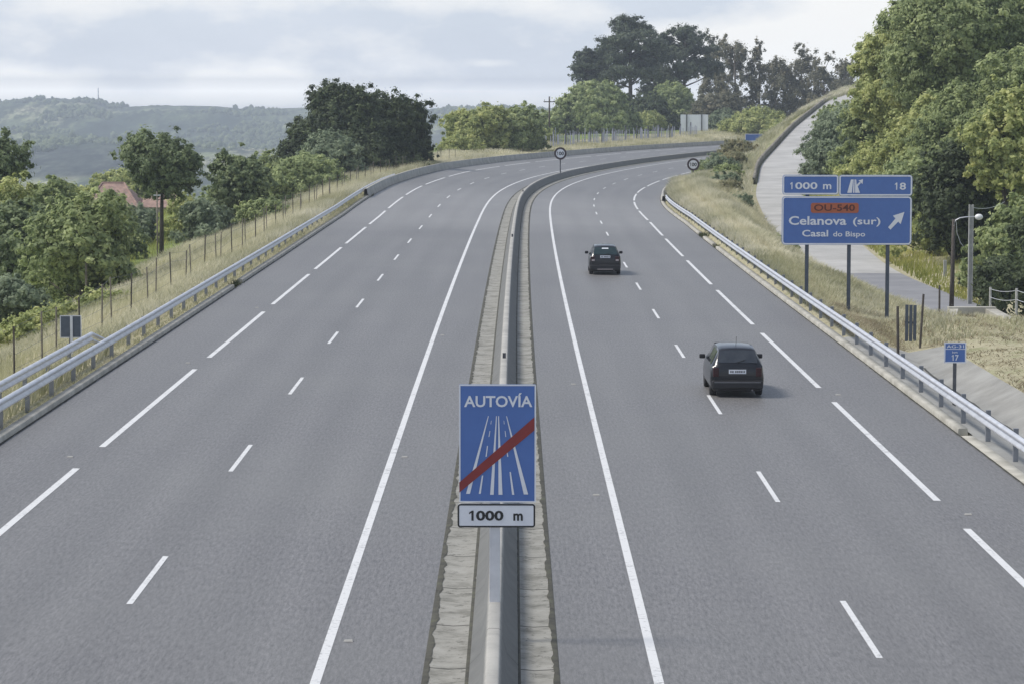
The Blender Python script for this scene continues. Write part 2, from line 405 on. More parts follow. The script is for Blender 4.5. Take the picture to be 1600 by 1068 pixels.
M['leaf_blue'] = leafmat('grey_green_leaves', (0.180, 0.228, 0.144), (0.282, 0.336, 0.216), (0.420, 0.480, 0.312), .5)
M['leaf_pine'] = leafmat('pine_needles', (.075, .095, .066), (.125, .152, .10), (.20, .235, .15), .4)
M['leaf_euc'] = leafmat('gum_leaves', (.16, .165, .115), (.27, .265, .18), (.40, .355, .245), .5)
M['leaf_weedy'] = leafmat('brownish_broom', (.22, .225, .13), (.36, .345, .20), (.50, .45, .28), .5)
M['leaf_dark'] = leafmat('dark_green_leaves', (0.137, 0.176, 0.094), (0.240, 0.293, 0.150), (0.377, 0.436, 0.221), .45)
M['cut_straw'] = leafmat('cut_straw', (.24, .205, .13), (.37, .32, .215), (.48, .42, .295), .35)
M['straw'] = leafmat('straw_grass', (.36, .355, .205), (.60, .57, .40), (.80, .75, .60), .5)
M['green_grass'] = leafmat('yellow_green_grass', (.24, .27, .07), (.45, .45, .14), (.66, .60, .25), .45)
M['weed'] = leafmat('dark_weeds', (.035, .048, .02), (.07, .085, .03), (.13, .13, .05), .3)

def hill_mat():
    m, t, b, _ = nt('hillside')
    v = coord(t)
    mp = t.nodes.new('ShaderNodeMapping'); mp.inputs['Scale'].default_value = (1, .16, 1); t.links.new(v, mp.inputs[0]); v2 = mp.outputs[0]
    n1 = noise(t, .0075, 7, .66, v2); n2 = noise(t, .028, 6, .75, v2); n3 = noise(t, .085, 4, .8, v2)
    c = ramp(t, n1, [(.40, (.06, .085, .06)), (.48, (.15, .185, .10)), (.53, (.28, .31, .17)), (.62, (.46, .44, .30))])
    c = mix(t, ramp(t, n2, [(.48, 0.0), (.56, .9)]), c, (.035, .052, .032))
    c = mix(t, ramp(t, n3, [(.45, 0.0), (.60, .75)]), c, (.035, .05, .036))
    at = t.nodes.new('ShaderNodeAttribute'); at.attribute_name = 'tint'
    c = mix(t, at.outputs['Fac'], c, ramp(t, n3, [(.35, (.015, .022, .025)), (.5, (.05, .062, .055)), (.68, (.14, .16, .12))]))
    t.links.new(c, b.inputs['Base Color']); b.inputs['Roughness'].default_value = .95; b.inputs['Specular IOR Level'].default_value = .05
    return m
M['hill'] = hill_mat()
M['lane'] = mat('pale_worn_lane_surface', (.47, .46, .437), (.345, .338, .32), .3, .85, bmp=.1)
M['lane_grey'] = mat('grey_lane_asphalt', (.26, .26, .27), (.21, .21, .22), .5, .8, bmp=.1)
M['apron'] = mat('ditch_concrete', (.33, .325, .30), (.235, .23, .21), .7, .9, bmp=.25, bscale=9)
M['crack'] = mat('dark_joint', (.05, .05, .045), (.08, .08, .07), 4, .95)

# ------------------------------------------------------------------ the setting: ground, road
def build_ground():
    s = np.concatenate([seq(-58, 36, 6), np.arange(38, 130, 1.5), np.arange(130, 345, 2.5), np.arange(345, 560, 5), np.arange(560, 1220, 20)])
    ul = [-900, -650, -480, -400, -330, -270, -220, -180, -150, -120, -100, -85, -72, -60, -52, -45, -39, -34, -30, -27, -24.5, -22, -20, -18.2, -16.8, -15.6, -14.5, -13.4, -12.8, -12.3, -11.9, -11.5]
    ur = [-6, 0, 6, 11.5, 11.9, 12.2, 12.5, 12.9, 13.4, 14, 14.7, 15.3, 15.9, 16.5, 17.2, 18, 18.7, 19.4, 20.2, 21, 22, 23, 24, 25, 26, 27, 28, 29, 30.5, 32, 34, 36, 39, 42, 46, 50, 56, 63, 72, 82, 95, 115, 145, 190, 260]
    u = np.array(ul + ur, float); n = len(u); m = len(s)
    Sg, Ug = np.meshgrid(s, u, indexing='ij')
    z = terrain_su(Sg.ravel(), Ug.ravel())
    P = RD(Sg.ravel(), Ug.ravel()); P[:, 2] = z
    i = np.arange(m - 1)[:, None]; k = np.arange(n - 1)[None, :]
    Fa = np.stack([i * n + k, i * n + k + 1, (i + 1) * n + k + 1, (i + 1) * n + k], -1).reshape(-1, 4)
    uu, s_ = Ug.ravel(), Sg.ravel()
    green = np.where(uu < 0, np.clip((-uu - 21) / 6, 0, 1), np.clip((uu - 26) / 4, 0, 1) * np.clip((s_ - 118) / 20, 0, 1))
    green = np.maximum(green, .35 * np.clip((uu - 13) / 4, 0, 1) * np.clip((s_ - 240) / 40, 0, 1))
    tag(mesh_np('ground', P, Fa, M['ground'], None, 4, True, None, green), kind='structure')
build_ground()
# valley floor reaching to the horizon
yy = np.concatenate([[-300, 0], np.linspace(300, 5800, 30)]); xx = np.linspace(-2400, 2400, 41)
Xg, Yg = np.meshgrid(xx, yy); Vv = np.stack([Xg, Yg, np.full_like(Xg, -63.0)], -1).reshape(-1, 3)
nx = len(xx); I, Kk = np.meshgrid(np.arange(len(yy) - 1), np.arange(nx - 1), indexing='ij')
Fv = np.stack([I * nx + Kk, I * nx + Kk + 1, (I + 1) * nx + Kk + 1, (I + 1) * nx + Kk], -1).reshape(-1, 4)
tag(mesh_np('valley_floor', Vv, Fv, M['hill'], None, 4, True, None, np.zeros(len(Vv))), kind='structure')

def vnoise(x, y, seed, octs=5):
    r = np.zeros_like(x); a = 1.0; g = np.random.default_rng(seed)
    for o in range(octs):
        p = g.uniform(0, 6.28, 4); th = g.uniform(0, 3.14); f = 2.0 ** o
        X = x * math.cos(th) + y * math.sin(th); Y = -x * math.sin(th) + y * math.cos(th)
        r += a * np.sin(X * f + p[0] + 1.3 * np.sin(Y * f * .7 + p[1])) * np.cos(Y * f * .9 + p[2] + np.sin(X * f * .6 + p[3])); a *= .5
    return r
def build_hills():
    px = np.array([-400, -100, 0, 30, 60, 120, 150, 170, 200, 240, 290, 340, 400, 440, 480, 520, 600, 660, 700, 750, 800, 860, 900, 1000, 1200, 1600, 2000])
    py = np.array([163, 164, 161, 158, 156, 157, 160, 166, 169, 167, 166, 167, 173, 170, 169, 174, 178, 174, 168, 169, 171, 176, 178, 183, 190, 192, 192])
    x = np.linspace(-1400, 1300, 560); y = np.concatenate([np.linspace(1800, 4400, 150), np.linspace(4420, 5600, 18)])
    Xg, Yg = np.meshgrid(x, y)
    col = 800 + Xg / Yg * F
    ridge = CAMZ - (np.interp(col, px, py) - 143.2) / (F / 4400.0)
    t = np.clip((Yg - 1900) / 2500, 0, 1)
    prof = t ** 1.15
    und = vnoise(Xg / 420, Yg / 520, 3, 4) * 13 * np.sin(np.pi * np.clip(t, 0, 1)) 
    z = -64 + (ridge + 64) * prof + und
    back = np.clip((Yg - 4420) / 900, 0, 1); z = z * (1 - back) + (-70) * back
    g = np.random.default_rng(5)
    z += np.abs(g.normal(0, 1, Xg.shape)) * (2.6 * np.clip(t * 2, 0, 1)) * (1 - .6 * np.clip((t - .85) / .15, 0, 1)) * (vnoise(Xg / 160, Yg / 210, 9, 3) > .05)
    pyy = 143.2 + (CAMZ - z) * F / Yg
    band = np.clip((pyy - 228) / 5, 0, 1) * np.clip((285 - pyy) / 12, 0, 1) * np.clip((col - 10) / 30, 0, 1) * np.clip((330 - col) / 90, 0, 1)
    band = np.maximum(band, .85 * np.clip((pyy - 208) / 5, 0, 1) * np.clip((250 - pyy) / 12, 0, 1) * np.clip((col - 640) / 30, 0, 1))
    band *= np.clip(1.1 + vnoise(Xg / 120, Yg / 200, 21, 4) * .5, 0, 1)
    n = len(x); m = len(y)
    i = np.arange(m - 1)[:, None]; k = np.arange(n - 1)[None, :]
    Fa = np.stack([i * n + k, i * n + k + 1, (i + 1) * n + k + 1, (i + 1) * n + k], -1).reshape(-1, 4)
    tag(mesh_np('hills', np.stack([Xg, Yg, z], -1), Fa, M['hill'], None, 4, True, None, band.ravel()), kind='structure')
    return x, y, z
HX, HY, HZ = build_hills()
def hill_woods():
    g = np.random.default_rng(31); N = 60000
    x, y = g.uniform(-1250, 1150, N), g.uniform(2150, 4390, N)
    q = vnoise(x / 70, y / 330, 41, 4) + .5 * vnoise(x / 22, y / 90, 43, 3)
    keep = (np.abs(x / y) < .215) & (q > .12); x, y = x[keep][:13000], y[keep][:13000]
    fx = np.clip(np.searchsorted(HX, x) - 1, 0, len(HX) - 2); fy = np.clip(np.searchsorted(HY, y) - 1, 0, len(HY) - 2)
    tx, ty = (x - HX[fx]) / (HX[fx + 1] - HX[fx]), (y - HY[fy]) / (HY[fy + 1] - HY[fy])
    z = (HZ[fy, fx] * (1 - tx) + HZ[fy, fx + 1] * tx) * (1 - ty) + (HZ[fy + 1, fx] * (1 - tx) + HZ[fy + 1, fx + 1] * tx) * ty
    n = len(x); R = g.uniform(1.8, 4.6, n); Hh = R * g.uniform(1.1, 2.2, n)
    k = 6; an = np.arange(k) * 2 * np.pi / k
    rings = []
    for f, rr in ((-.15, .6), (.35, 1.0), (.75, .72)):
        jit = g.uniform(.75, 1.2, (n, k))
        rings.append(np.stack([x[:, None] + np.cos(an) * R[:, None] * rr * jit, y[:, None] + np.sin(an) * R[:, None] * rr * jit, np.repeat((z + Hh * f)[:, None], k, 1)], -1))
    top = np.stack([x, y, z + Hh], -1)[:, None]
    V = np.concatenate(rings + [top], 1); m = 3 * k + 1
    fc = [(a * k + i, a * k + (i + 1) % k, (a + 1) * k + (i + 1) % k, (a + 1) * k + i) for a in range(2) for i in range(k)] + [(2 * k + i, 2 * k + (i + 1) % k, 2 * k + (i + 2) % k, 3 * k) for i in range(0, k, 2)]
    Fa = (np.arange(n)[:, None, None] * m + np.array(fc)[None]).reshape(-1, 4)
    tag(mesh_np('hillside_woods', V.reshape(-1, 3), Fa, M['leaf_dark'], None, 4, False, None, np.repeat(g.uniform(0, .7, n), m)), 'scattered woods dotting the hazy hillside', 'woods', kind='stuff')
hill_woods()

st = seq(-50, 800, 2.0)
umid0, umid1 = UB - 1.01, UB + .91
uu_l = [KL + .02, EL, UL - LW, UL, umid0]; uu_r = [umid1, UR, UR + LW, ER, KR - .02]
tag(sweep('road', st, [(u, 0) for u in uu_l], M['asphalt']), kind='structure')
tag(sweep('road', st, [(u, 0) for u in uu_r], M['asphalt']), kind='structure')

def strips(name, segs, u, w, m, dz=.005):
    V, Fs, uv = [], [], []
    for a, b in segs:
        s = seq(a, b, 2.0); P0, P1 = RD(s, u - w / 2, dz), RD(s, u + w / 2, dz); n0 = len(V)
        for i in range(len(s)):
            V += [P0[i], P1[i]]; uv += [(s[i], u - w / 2), (s[i], u + w / 2)]
        Fs += [(n0 + 2 * i, n0 + 2 * i + 1, n0 + 2 * i + 3, n0 + 2 * i + 2) for i in range(len(s) - 1)]
    return tag(mesh_np(name, V, Fs, m, None, 4, False, uv), kind='structure')
strips('inner_line_marking', [(-50, 800)], UL, .15, M['paint'])
strips('inner_line_marking', [(-50, 800)], UR, .15, M['paint'])
strips('edge_line_marking', [(68 + 24 * i, 88 + 24 * i) for i in range(-4, 30)], EL, .16, M['paint'])
strips('edge_line_marking', [(61 + 24 * i, 81 + 24 * i) for i in range(-4, 30)], ER, .16, M['paint'])
strips('lane_line_marking', [(46.9 + 17 * i, 51.9 + 17 * i) for i in range(-4, 42)], UL - LW, .105, M['paint'])
strips('lane_line_marking', [(43.4 + 17 * i, 48.4 + 17 * i) for i in range(-4, 42)], UR + LW, .105, M['paint'])

# median gutters with dirty edges
gl0, gr1 = UB - .36 - .64, UB + .36 + .54
tag(sweep('drainage_gutter', st, [(gl0, .012), (gl0 + .32, -.012), (UB - .34, .012)], M['gutter']), kind='structure')
tag(sweep('drainage_gutter', st, [(UB + .34, .012), (UB + .62, -.008), (gr1, .012)], M['gutter']), kind='structure')
def ragged(name, u, w, m, a, b, seed, side):
    s = seq(a, b, .16); g = np.random.default_rng(seed)
    r = np.convolve(g.normal(0, 1, len(s) + 8), np.ones(3) / 1.8, 'same')[:len(s)]
    ww = np.clip(w * (1 + .22 * r), .015, None)
    P0, P1 = RD(s, u, .018), RD(s, u + side * ww, .018); P2 = RD(s, u - side * .02, .006)
    V = np.stack([P2, P0, P1], 1).reshape(-1, 3); i = np.arange(len(s) - 1)[:, None]; k = np.arange(2)[None]
    Fa = np.stack([i * 3 + k, i * 3 + k + 1, i * 3 + 3 + k + 1, i * 3 + 3 + k], -1).reshape(-1, 4)
    return tag(mesh_np(name, V, Fa, m), kind='structure')
ragged('gutter_dirt', gl0 - .03, .075, M['moss'], -40, 420, 1, 1)
ragged('gutter_dirt', gr1 + .06, .075, M['moss'], -40, 420, 2, -1)
ragged('gutter_dirt', UB - .40, .055, M['moss'], -40, 420, 3, 1)
ragged('gutter_dirt', UB + .385, .022, M['moss'], -40, 420, 4, -1)

def kerb(segs, u, side):
    for a, b in segs:
        prof = [(u, -.05), (u, .13), (u + side * .03, .155), (u + side * .24, .155), (u + side * .26, -.1)]
        o = sweep('kerb', seq(a, b, 1.5), prof, M['kerb']); tag(o, kind='structure')
        bm = bmesh.new(); bm.from_mesh(o.data); bm.verts.ensure_lookup_table(); n = len(prof)
        bm.faces.new([bm.verts[i] for i in range(n)]); bm.faces.new([bm.verts[len(bm.verts) - n + i] for i in reversed(range(n))]); bm.to_mesh(o.data); bm.free()
kerb([(-50, 125.5), (129, 229), (234, 272)], KL, -1)
kerb([(73.5, 166), (169, 178.5), (183, 252), (255, 330)], KR, 1)
# flush kerb past the end of the raised one
tag(sweep('kerb', seq(-50, 73, 1.5), [(KR, .0), (KR, .02), (KR + .3, .03), (KR + .5, -.15)], M['kerb']), kind='structure')
# dark dirt line against the kerbs
ragged('kerb_dirt', KL + .005, .045, M['moss'], -40, 300, 5, 1)
ragged('kerb_dirt', KR - .005, .04, M['moss'], -40, 330, 6, -1)

# local lane (grey) and ramp (pale)
def lane(name, i0, i1, m, lift):
    Q = RP[i0:i1:2]; d = np.gradient(Q[:, :2], axis=0); d /= np.linalg.norm(d, axis=1)[:, None]; nrm = np.stack([d[:, 1], -d[:, 0]], 1)
    V = []
    for j in (-1, -.5, 0, .5, 1):
        p = Q[:, :2] + nrm * (Q[:, 3] * j)[:, None]; V.append(np.concatenate([p, (Q[:, 2] + lift - .04 * j * j)[:, None]], 1))
    V = np.stack(V, 1); n = 5; mm = len(Q)
    i = np.arange(mm - 1)[:, None]; k = np.arange(n - 1)[None]
    Fa = np.stack([i * n + k, i * n + k + 1, (i + 1) * n + k + 1, (i + 1) * n + k], -1).reshape(-1, 4)
    return tag(mesh_np(name, V.reshape(-1, 3), Fa, m, None, 4, True), kind='structure'), nrm
isplit = int(np.argmin(np.abs(RP[:, 1] - 174)))
lane('side_road', 2, isplit + 1, M['lane_grey'], .03)
lane('ramp_road', isplit - 1, len(RP), M['lane'], .035)

# concrete lined ditch beside the right guardrail
sa = seq(-40, 103, 1.5)
ul_ = np.array([12.28, 12.5, 13.2, 14, 14.7, 15.3, 15.9])
Sg, Ug = np.meshgrid(sa, ul_, indexing='ij'); z = terrain_su(Sg.ravel(), Ug.ravel()) + .05
P = RD(Sg.ravel(), Ug.ravel()); P[:, 2] = z
i = np.arange(len(sa) - 1)[:, None]; k = np.arange(len(ul_) - 1)[None]; n = len(ul_)
Fa = np.stack([i * n + k, i * n + k + 1, (i + 1) * n + k + 1, (i + 1) * n + k], -1).reshape(-1, 4)
tag(mesh_np('concrete_ditch', P, Fa, M['apron'], None, 4, False), kind='structure')
sc_ = seq(40, 99, .5); g = np.random.default_rng(4); wv = np.convolve(g.normal(0, 1, len(sc_) + 12), np.ones(6) / 6, 'same')[:len(sc_)]
uc = 14.7 + wv * .05; ww = .035 + .03 * np.abs(wv)
zc = np.maximum(terrain_su(sc_, uc - ww), terrain_su(sc_, uc + ww)) + .062
A_, B_ = RD(sc_, uc - ww), RD(sc_, uc + ww); A_[:, 2] = zc; B_[:, 2] = zc
V = np.stack([A_, B_], 1).reshape(-1, 3); i = np.arange(len(sc_) - 1)
tag(mesh_np('ditch_crack', V, np.stack([2 * i, 2 * i + 1, 2 * i + 3, 2 * i + 2], -1), M['crack']), kind='structure')

# ------------------------------------------------------------------ barriers and guardrails
hb = .62
def njprof(u, h, b=.36, t=.09): return [(u - b, 0), (u - b, .07), (u - b + .16, .24), (u - t - .01, h - .02), (u - t + .02, h), (u + t - .02, h), (u + t + .01, h - .02), (u + b - .16, .24), (u + b, .07), (u + b, 0)]
t0 = empty('median_barrier', (0, 0, 0), 0, 'long concrete barrier dividing the two carriageways, with gutters either side', 'barrier')
sweep('barrier_body', seq(-50, 800, 2), njprof(UB, hb), M['median'], t0)
for s in (86.5, 163, 240):
    p = RD(s, UB, hb)
    MB().box(p[0] - .05, p[0] + .05, p[1] - .03, p[1] + .03, p[2], p[2] + .16).build('reflector', M['galv_dark'], t0)

def guardrail(name, u, side, a, b, label, flare=0, base_dz=.0, post_from=None, gspan=4.0):
    """W beam facing the road (side = +1 when the road is on its left)"""
    t = empty(name, (0, 0, 0), 0, label, 'guardrail')
    f = -side
    prof = [(.0, .44), (.075, .47), (.085, .52), (.015, .575), (.015, .61), (.085, .665), (.075, .715), (.0, .745)]
    pr = [(u + f * d, h + base_dz) for d, h in prof]; back = [(u + f * (d - .012), h + base_dz) for d, h in reversed(prof)]
    sweep('rail', seq(a, b, 2.0), pr + back, M['galv'], t, closed=True)
    for s in np.arange((a if post_from is None else post_from) + 1, b, gspan):
        mb = MB(); w = .06
        th = float(np.interp(s, SS, TH)); p = RD(s, u + side * .10, base_dz)
        p[2] = min(p[2], p[2])
        mb.box(-w, w, -.05, .05, -.55, .80 if side > 0 else .70)
        o = mb.build('post', M['galv_mid'], t); o.location = p; o.rotation_euler = (0, 0, -th)
        q = MB().box(-.10 if side > 0 else -.02, .02 if side > 0 else .10, -.03, .03, .56, .63).build('spacer', M['galv_dark'], o)
    return t
guardrail('guardrail', KL - .55, -1, -45, 262, 'galvanised guardrail with kerb along the left verge of the far carriageway')
g2 = guardrail('guardrail', KL - 1.3, -1, -45, 92, 'short second guardrail with turned-in end behind the left one, by the grey sign back', 0, .05)
# turned-down end piece of the short rail
pA, pB = RD(92, KL - 1.3, .05), RD(93.1, KL - .95, -.15)
mb = MB(); 
for h in (.46, .66):
    mb.tube([pA + np.array((0, 0, h + .02)), pB + np.array((0, 0, h - .12))], .07, 6)
mb.build('rail_end', M['galv'], g2)
guardrail('guardrail', KR + .42, 1, -45, 251, 'galvanised guardrail along the right verge in front of the blue direction sign')
# concrete parapet round the outside of the bend, left
t1 = empty('concrete_parapet', (0, 0, 0), 0, 'low grey concrete parapet round the outside of the far bend', 'barrier')
sweep('barrier_body', seq(228, 800, 2), [(KL + .02, 0), (KL + .02, .10), (KL - .10, .30), (KL - .16, .70), (KL - .34, .70), (KL - .40, .2), (KL - .5, -.2)], M['barrier'], t1)
t2 = empty('concrete_parapet', (0, 0, 0), 0, 'low dark parapet along the inside of the bend below the shrubs', 'barrier')
sweep('barrier_body', seq(252, 620, 2), [(KR, 0), (KR + .05, .12), (KR + .10, .58), (KR + .28, .58), (KR + .4, -.2)], M['barrier'], t2)

# ramp parapet
i0 = int(np.argmin(np.abs(RP[:, 1] - 268))); Q = RP[i0::3]
d = np.gradient(Q[:, :2], axis=0); d /= np.linalg.norm(d, axis=1)[:, None]; nr = np.stack([d[:, 1], -d[:, 0]], 1)
prof = [(-3.12, -.3), (-3.1, .44), (-3.16, .50), (-3.36, .52), (-3.42, -.5)]
V = np.stack([np.concatenate([Q[:, :2] + nr * o, (Q[:, 2] + h)[:, None]], 1) for o, h in prof], 1).reshape(-1, 3)
i = np.arange(len(Q) - 1)[:, None]; k = np.arange(4)[None]
Fa = np.stack([i * 5 + k, i * 5 + k + 1, (i + 1) * 5 + k + 1, (i + 1) * 5 + k], -1).reshape(-1, 4)
tag(mesh_np('ramp_parapet', V, Fa, mat('brown_parapet_concrete', (.25, .225, .18), (.11, .10, .08), .5, .9)), 'brownish low parapet climbing along the left edge of the pale ramp', 'barrier')  # brown base, mottled darker at random

# ------------------------------------------------------------------ signs
def text_mesh(txt, x0, x1, z0, z1, m, parent, y=-.004, name='lettering', bold=.012):
    cu = bpy.data.curves.new('t', 'FONT'); cu.body = txt; cu.size = 1; cu.offset = bold; cu.resolution_u = 3; cu.extrude = .004
    ob = bpy.data.objects.new('t', cu); COL.objects.link(ob)
    bpy.context.view_layer.update()
    me = bpy.data.meshes.new_from_object(ob.evaluated_get(bpy.context.evaluated_depsgraph_get()))
    bpy.data.objects.remove(ob); bpy.data.curves.remove(cu)
    v = np.array([tuple(q.co) for q in me.vertices]); lo, hi = v.min(0), v.max(0)
    v2 = np.stack([x0 + (v[:, 0] - lo[0]) / (hi[0] - lo[0]) * (x1 - x0), y - (v[:, 2] - lo[2]) * .25, z0 + (v[:, 1] - lo[1]) / (hi[1] - lo[1]) * (z1 - z0)], 1)
    me.vertices.foreach_set('co', v2.astype(np.float32).ravel()); me.materials.clear(); me.materials.append(m); me.name = name; me.update()
    o = bpy.data.objects.new(name, me); COL.objects.link(o); o.parent = parent
    return o
def one(x0, x1, z0, z1, m, parent, y=-.006, name='lettering'):
    w, h = x1 - x0, z1 - z0; st = w * .48
    return MB().add([(x1 - st, y, z0), (x1, y, z0), (x1, y, z1), (x1 - st * .8, y, z1), (x0, y, z1 - h * .2), (x0, y, z1 - h * .36), (x1 - st, y, z1 - h * .2)], [(0, 1, 2, 6), (2, 3, 6), (3, 4, 5, 6)]).build(name, m, parent)
def rrect(x0, x1, z0, z1, r, n=5):
    p = []
    for cx, cz, a0 in ((x1 - r, z1 - r, 0), (x0 + r, z1 - r, 90), (x0 + r, z0 + r, 180), (x1 - r, z0 + r, 270)):
        p += [(cx + r * math.cos(math.radians(a0 + 90 * i / n)), cz + r * math.sin(math.radians(a0 + 90 * i / n))) for i in range(n + 1)]
    return p
def frame(mb, x0, x1, z0, z1, w, r, y0=-.003, y1=.0):
    a, b = rrect(x0, x1, z0, z1, r), rrect(x0 + w, x1 - w, z0 + w, z1 - w, max(r - w, .001)); n = len(a)
    V = [(x, y0, z) for x, z in a] + [(x, y0, z) for x, z in b]
    mb.add(V, [(i, n + i, n + (i + 1) % n, (i + 1) % n) for i in range(n)])
def bar(mb, a, b, wa, wb, y0=-.004):
    (ax, az), (bx, bz) = a, b
    mb.add([(ax - wa / 2, y0, az), (ax + wa / 2, y0, az), (bx + wb / 2, y0, bz), (bx - wb / 2, y0, bz)], [(0, 1, 2, 3)])

def channel(mb, x, w, y0, y1, z0, z1):
    mb.box(x - w / 2, x + w / 2, y0, y0 + .008, z0, z1); mb.box(x - w / 2, x - w / 2 + .012, y0 + .008, y1, z0, z1); mb.box(x + w / 2 - .012, x + w / 2, y0 + .008, y1, z0, z1)

# end-of-motorway sign on the median
YS = 44.2
xs, zt = survey(777.5, 600, YS); _, zb = survey(777.5, 784, YS); _, zp = survey(776, 823, YS); _, z0 = survey(773, 955, YS)
xp, _ = survey(773.5, 900, YS)
sg = empty('motorway_end_sign', (xs, YS, z0), 0, 'blue AUTOVÍA sign with red diagonal bar and 1000 m plate on the median barrier', 'road sign')
k = 1.2 / 437.0
cx = lambda X: (X - 493) * k
hz = zt - z0
cz = lambda Y: hz - (Y - 145) * k * (zt - zb) / (655 * k)
panel = MB().slab(rrect(-.6, .6, zb - z0, hz, .02), 0, .03).build('sign_panel', M['blue'], sg)
fr = MB(); frame(fr, -.6, .6, zb - z0, hz, .022, .02); fr.build('border', M['white'], panel)
text_mesh('AUTOVÍA', cx(303), cx(690), cz(270), cz(192), M['white'], panel, bold=.02)
pg = MB()
bar(pg, (cx(325), cz(752)), (cx(441), cz(320)), .062, .011)
bar(pg, (cx(655), cz(755)), (cx(544), cz(320)), .068, .011)
bar(pg, (cx(461), cz(757)), (cx(487), cz(320)), .056, .012)
bar(pg, (cx(510), cz(757)), (cx(499), cz(320)), .062, .012)
for (a, b, wa, wb) in (((392, 752), (408, 650), .03, .02), ((428, 545), (436, 485), .018, .014), ((444, 435), (450, 402), .012, .010), ((455, 365), (458, 345), .008, .006),
                       ((582, 757), (565, 630), .034, .02), ((551, 545), (547, 515), .018, .014), ((540, 435), (536, 402), .012, .010), ((531, 365), (529, 345), .008, .006)):
    bar(pg, (cx(a[0]), cz(a[1])), (cx(b[0]), cz(b[1])), wa, wb)
pg.build('carriageway_symbol', M['white'], panel)
MB().slab([(cx(276), cz(745)), (cx(703), cz(398)), (cx(703), cz(325)), (cx(276), cz(688))], -.007, -.0045).build('diagonal_bar', M['red'], panel)
pz0, pz1 = zp - z0, cz(808)
plate = MB().slab(rrect(-.625, .59, pz0, pz1, .04), 0, .03).build('distance_plate', M['white'], sg)
fr = MB(); frame(fr, -.625, .59, pz0, pz1, .026, .045); fr.build('border', M['black'], plate)
hp = (pz1 - pz0) / 129
one(cx(331), cx(357), pz1 - 92 * hp, pz1 - 37 * hp, M['black'], plate)
text_mesh('000', cx(371), cx(527), pz1 - 92 * hp, pz1 - 37 * hp, M['black'], plate, bold=.03)
text_mesh('m', cx(583), cx(637), pz1 - 92 * hp, pz1 - 52 * hp, M['black'], plate, bold=.03)
mb = MB(); channel(mb, xp - xs, .165, .035, .15, -.05, hz - .1); mb.build('post', M['galv'], sg)

# direction sign
YD = 120.0
x0, zt = survey(1222, 273, YD); x1, zb = survey(1424, 382, YD); xm = (x0 + x1) / 2
gd = empty('direction_sign', (xm, YD, 0), 0, 'large blue direction sign for Celanova (sur) on three steel posts, right verge', 'road sign')
kk = (x1 - x0) / (1432 - 146)
dx = lambda X: x0 - xm + (X - 146) * kk
dz = lambda Y: zt - (Y - 150) * (zt - zb) / (832 - 150)
def panel_(X0, X1, Y0, Y1, r):
    p = MB().slab(rrect(dx(X0), dx(X1), dz(Y1), dz(Y0), r), 0, .05).build('sign_panel', M['blue'], gd)
    f = MB(); frame(f, dx(X0) + .012, dx(X1) - .012, dz(Y1) + .012, dz(Y0) - .012, .058, r * .95, -.004); f.build('border', M['white'], p); return p
pa = panel_(150, 704, 150, 343, .12); pb = panel_(708, 1434, 150, 355, .12); pc = panel_(146, 1432, 358, 834, .16)
one(dx(226), dx(248), dz(290), dz(222), M['white'], pa); text_mesh('000', dx(275), dx(495), dz(290), dz(222), M['white'], pa, -.006, bold=.02); text_mesh('m', dx(550), dx(632), dz(290), dz(240), M['white'], pa, -.006, bold=.02)
one(dx(1260), dx(1284), dz(295), dz(225), M['white'], pb); text_mesh('8', dx(1308), dx(1370), dz(295), dz(225), M['white'], pb, -.006, bold=.02)
ex = MB(); Yf = -.006
def poly(pts, mb): mb.add([(dx(a), Yf, dz(b)) for a, b in pts], [tuple(range(len(pts)))])
poly([(790, 325), (835, 325), (848, 195), (826, 195)], ex)
poly([(846, 325), (862, 325), (860, 195), (852, 195)], ex)
poly([(868, 325), (916, 325), (893, 262), (925, 228), (912, 218), (882, 246), (877, 195), (866, 195)], ex)
poly([(900, 205), (945, 192), (940, 240), (926, 226)], ex)
ex.build('exit_symbol', M['white'], pb)
ob_ = MB().slab(rrect(dx(432), dx(905), dz(522), dz(424), .09), -.012, -.001).build('route_number_box', M['orange'], pc)
text_mesh('OU-540', dx(462), dx(868), dz(503), dz(438), M['maroon'], ob_, -.014, bold=.02)
text_mesh('Celanova', dx(215), dx(785), dz(640), dz(553), M['white'], pc, -.006, bold=.02)
text_mesh('(sur)', dx(850), dx(1122), dz(655), dz(565), M['white'], pc, -.006, bold=.015)
text_mesh('Casal', dx(348), dx(606), dz(753), dz(688), M['white'], pc, -.006, bold=.02)
text_mesh('do Bispo', dx(655), dx(972), dz(768), dz(702), M['white'], pc, -.006, bold=.015)
ar = MB(); poly([(1198, 662), (1222, 685), (1298, 606), (1322, 632), (1358, 512), (1245, 548), (1270, 576)], ar); ar.build('arrow', M['white'], pc)
mb = MB()
for z_ in (zt - .45, zb + .35, (zt + zb) / 2): mb.box(x0 - xm + .15, x1 - xm - .15, .055, .10, z_ - .04, z_ + .04)
mb.build('cross_rail', M['galv'], gd)
for px, py in ((1260.5, 468), (1326, 492), (1386, 524)):
    X, Z = survey(px, py, YD); mb = MB(); mb.box(X - xm - .075, X - xm + .075, .105, .117, Z - .6, zt - .1); mb.box(X - xm - .075, X - xm + .075, .20, .212, Z - .6, zt - .1); mb.box(X - xm - .01, X - xm + .01, .118, .199, Z - .6, zt - .1)
    mb.build('post', M['sign_back'], gd)

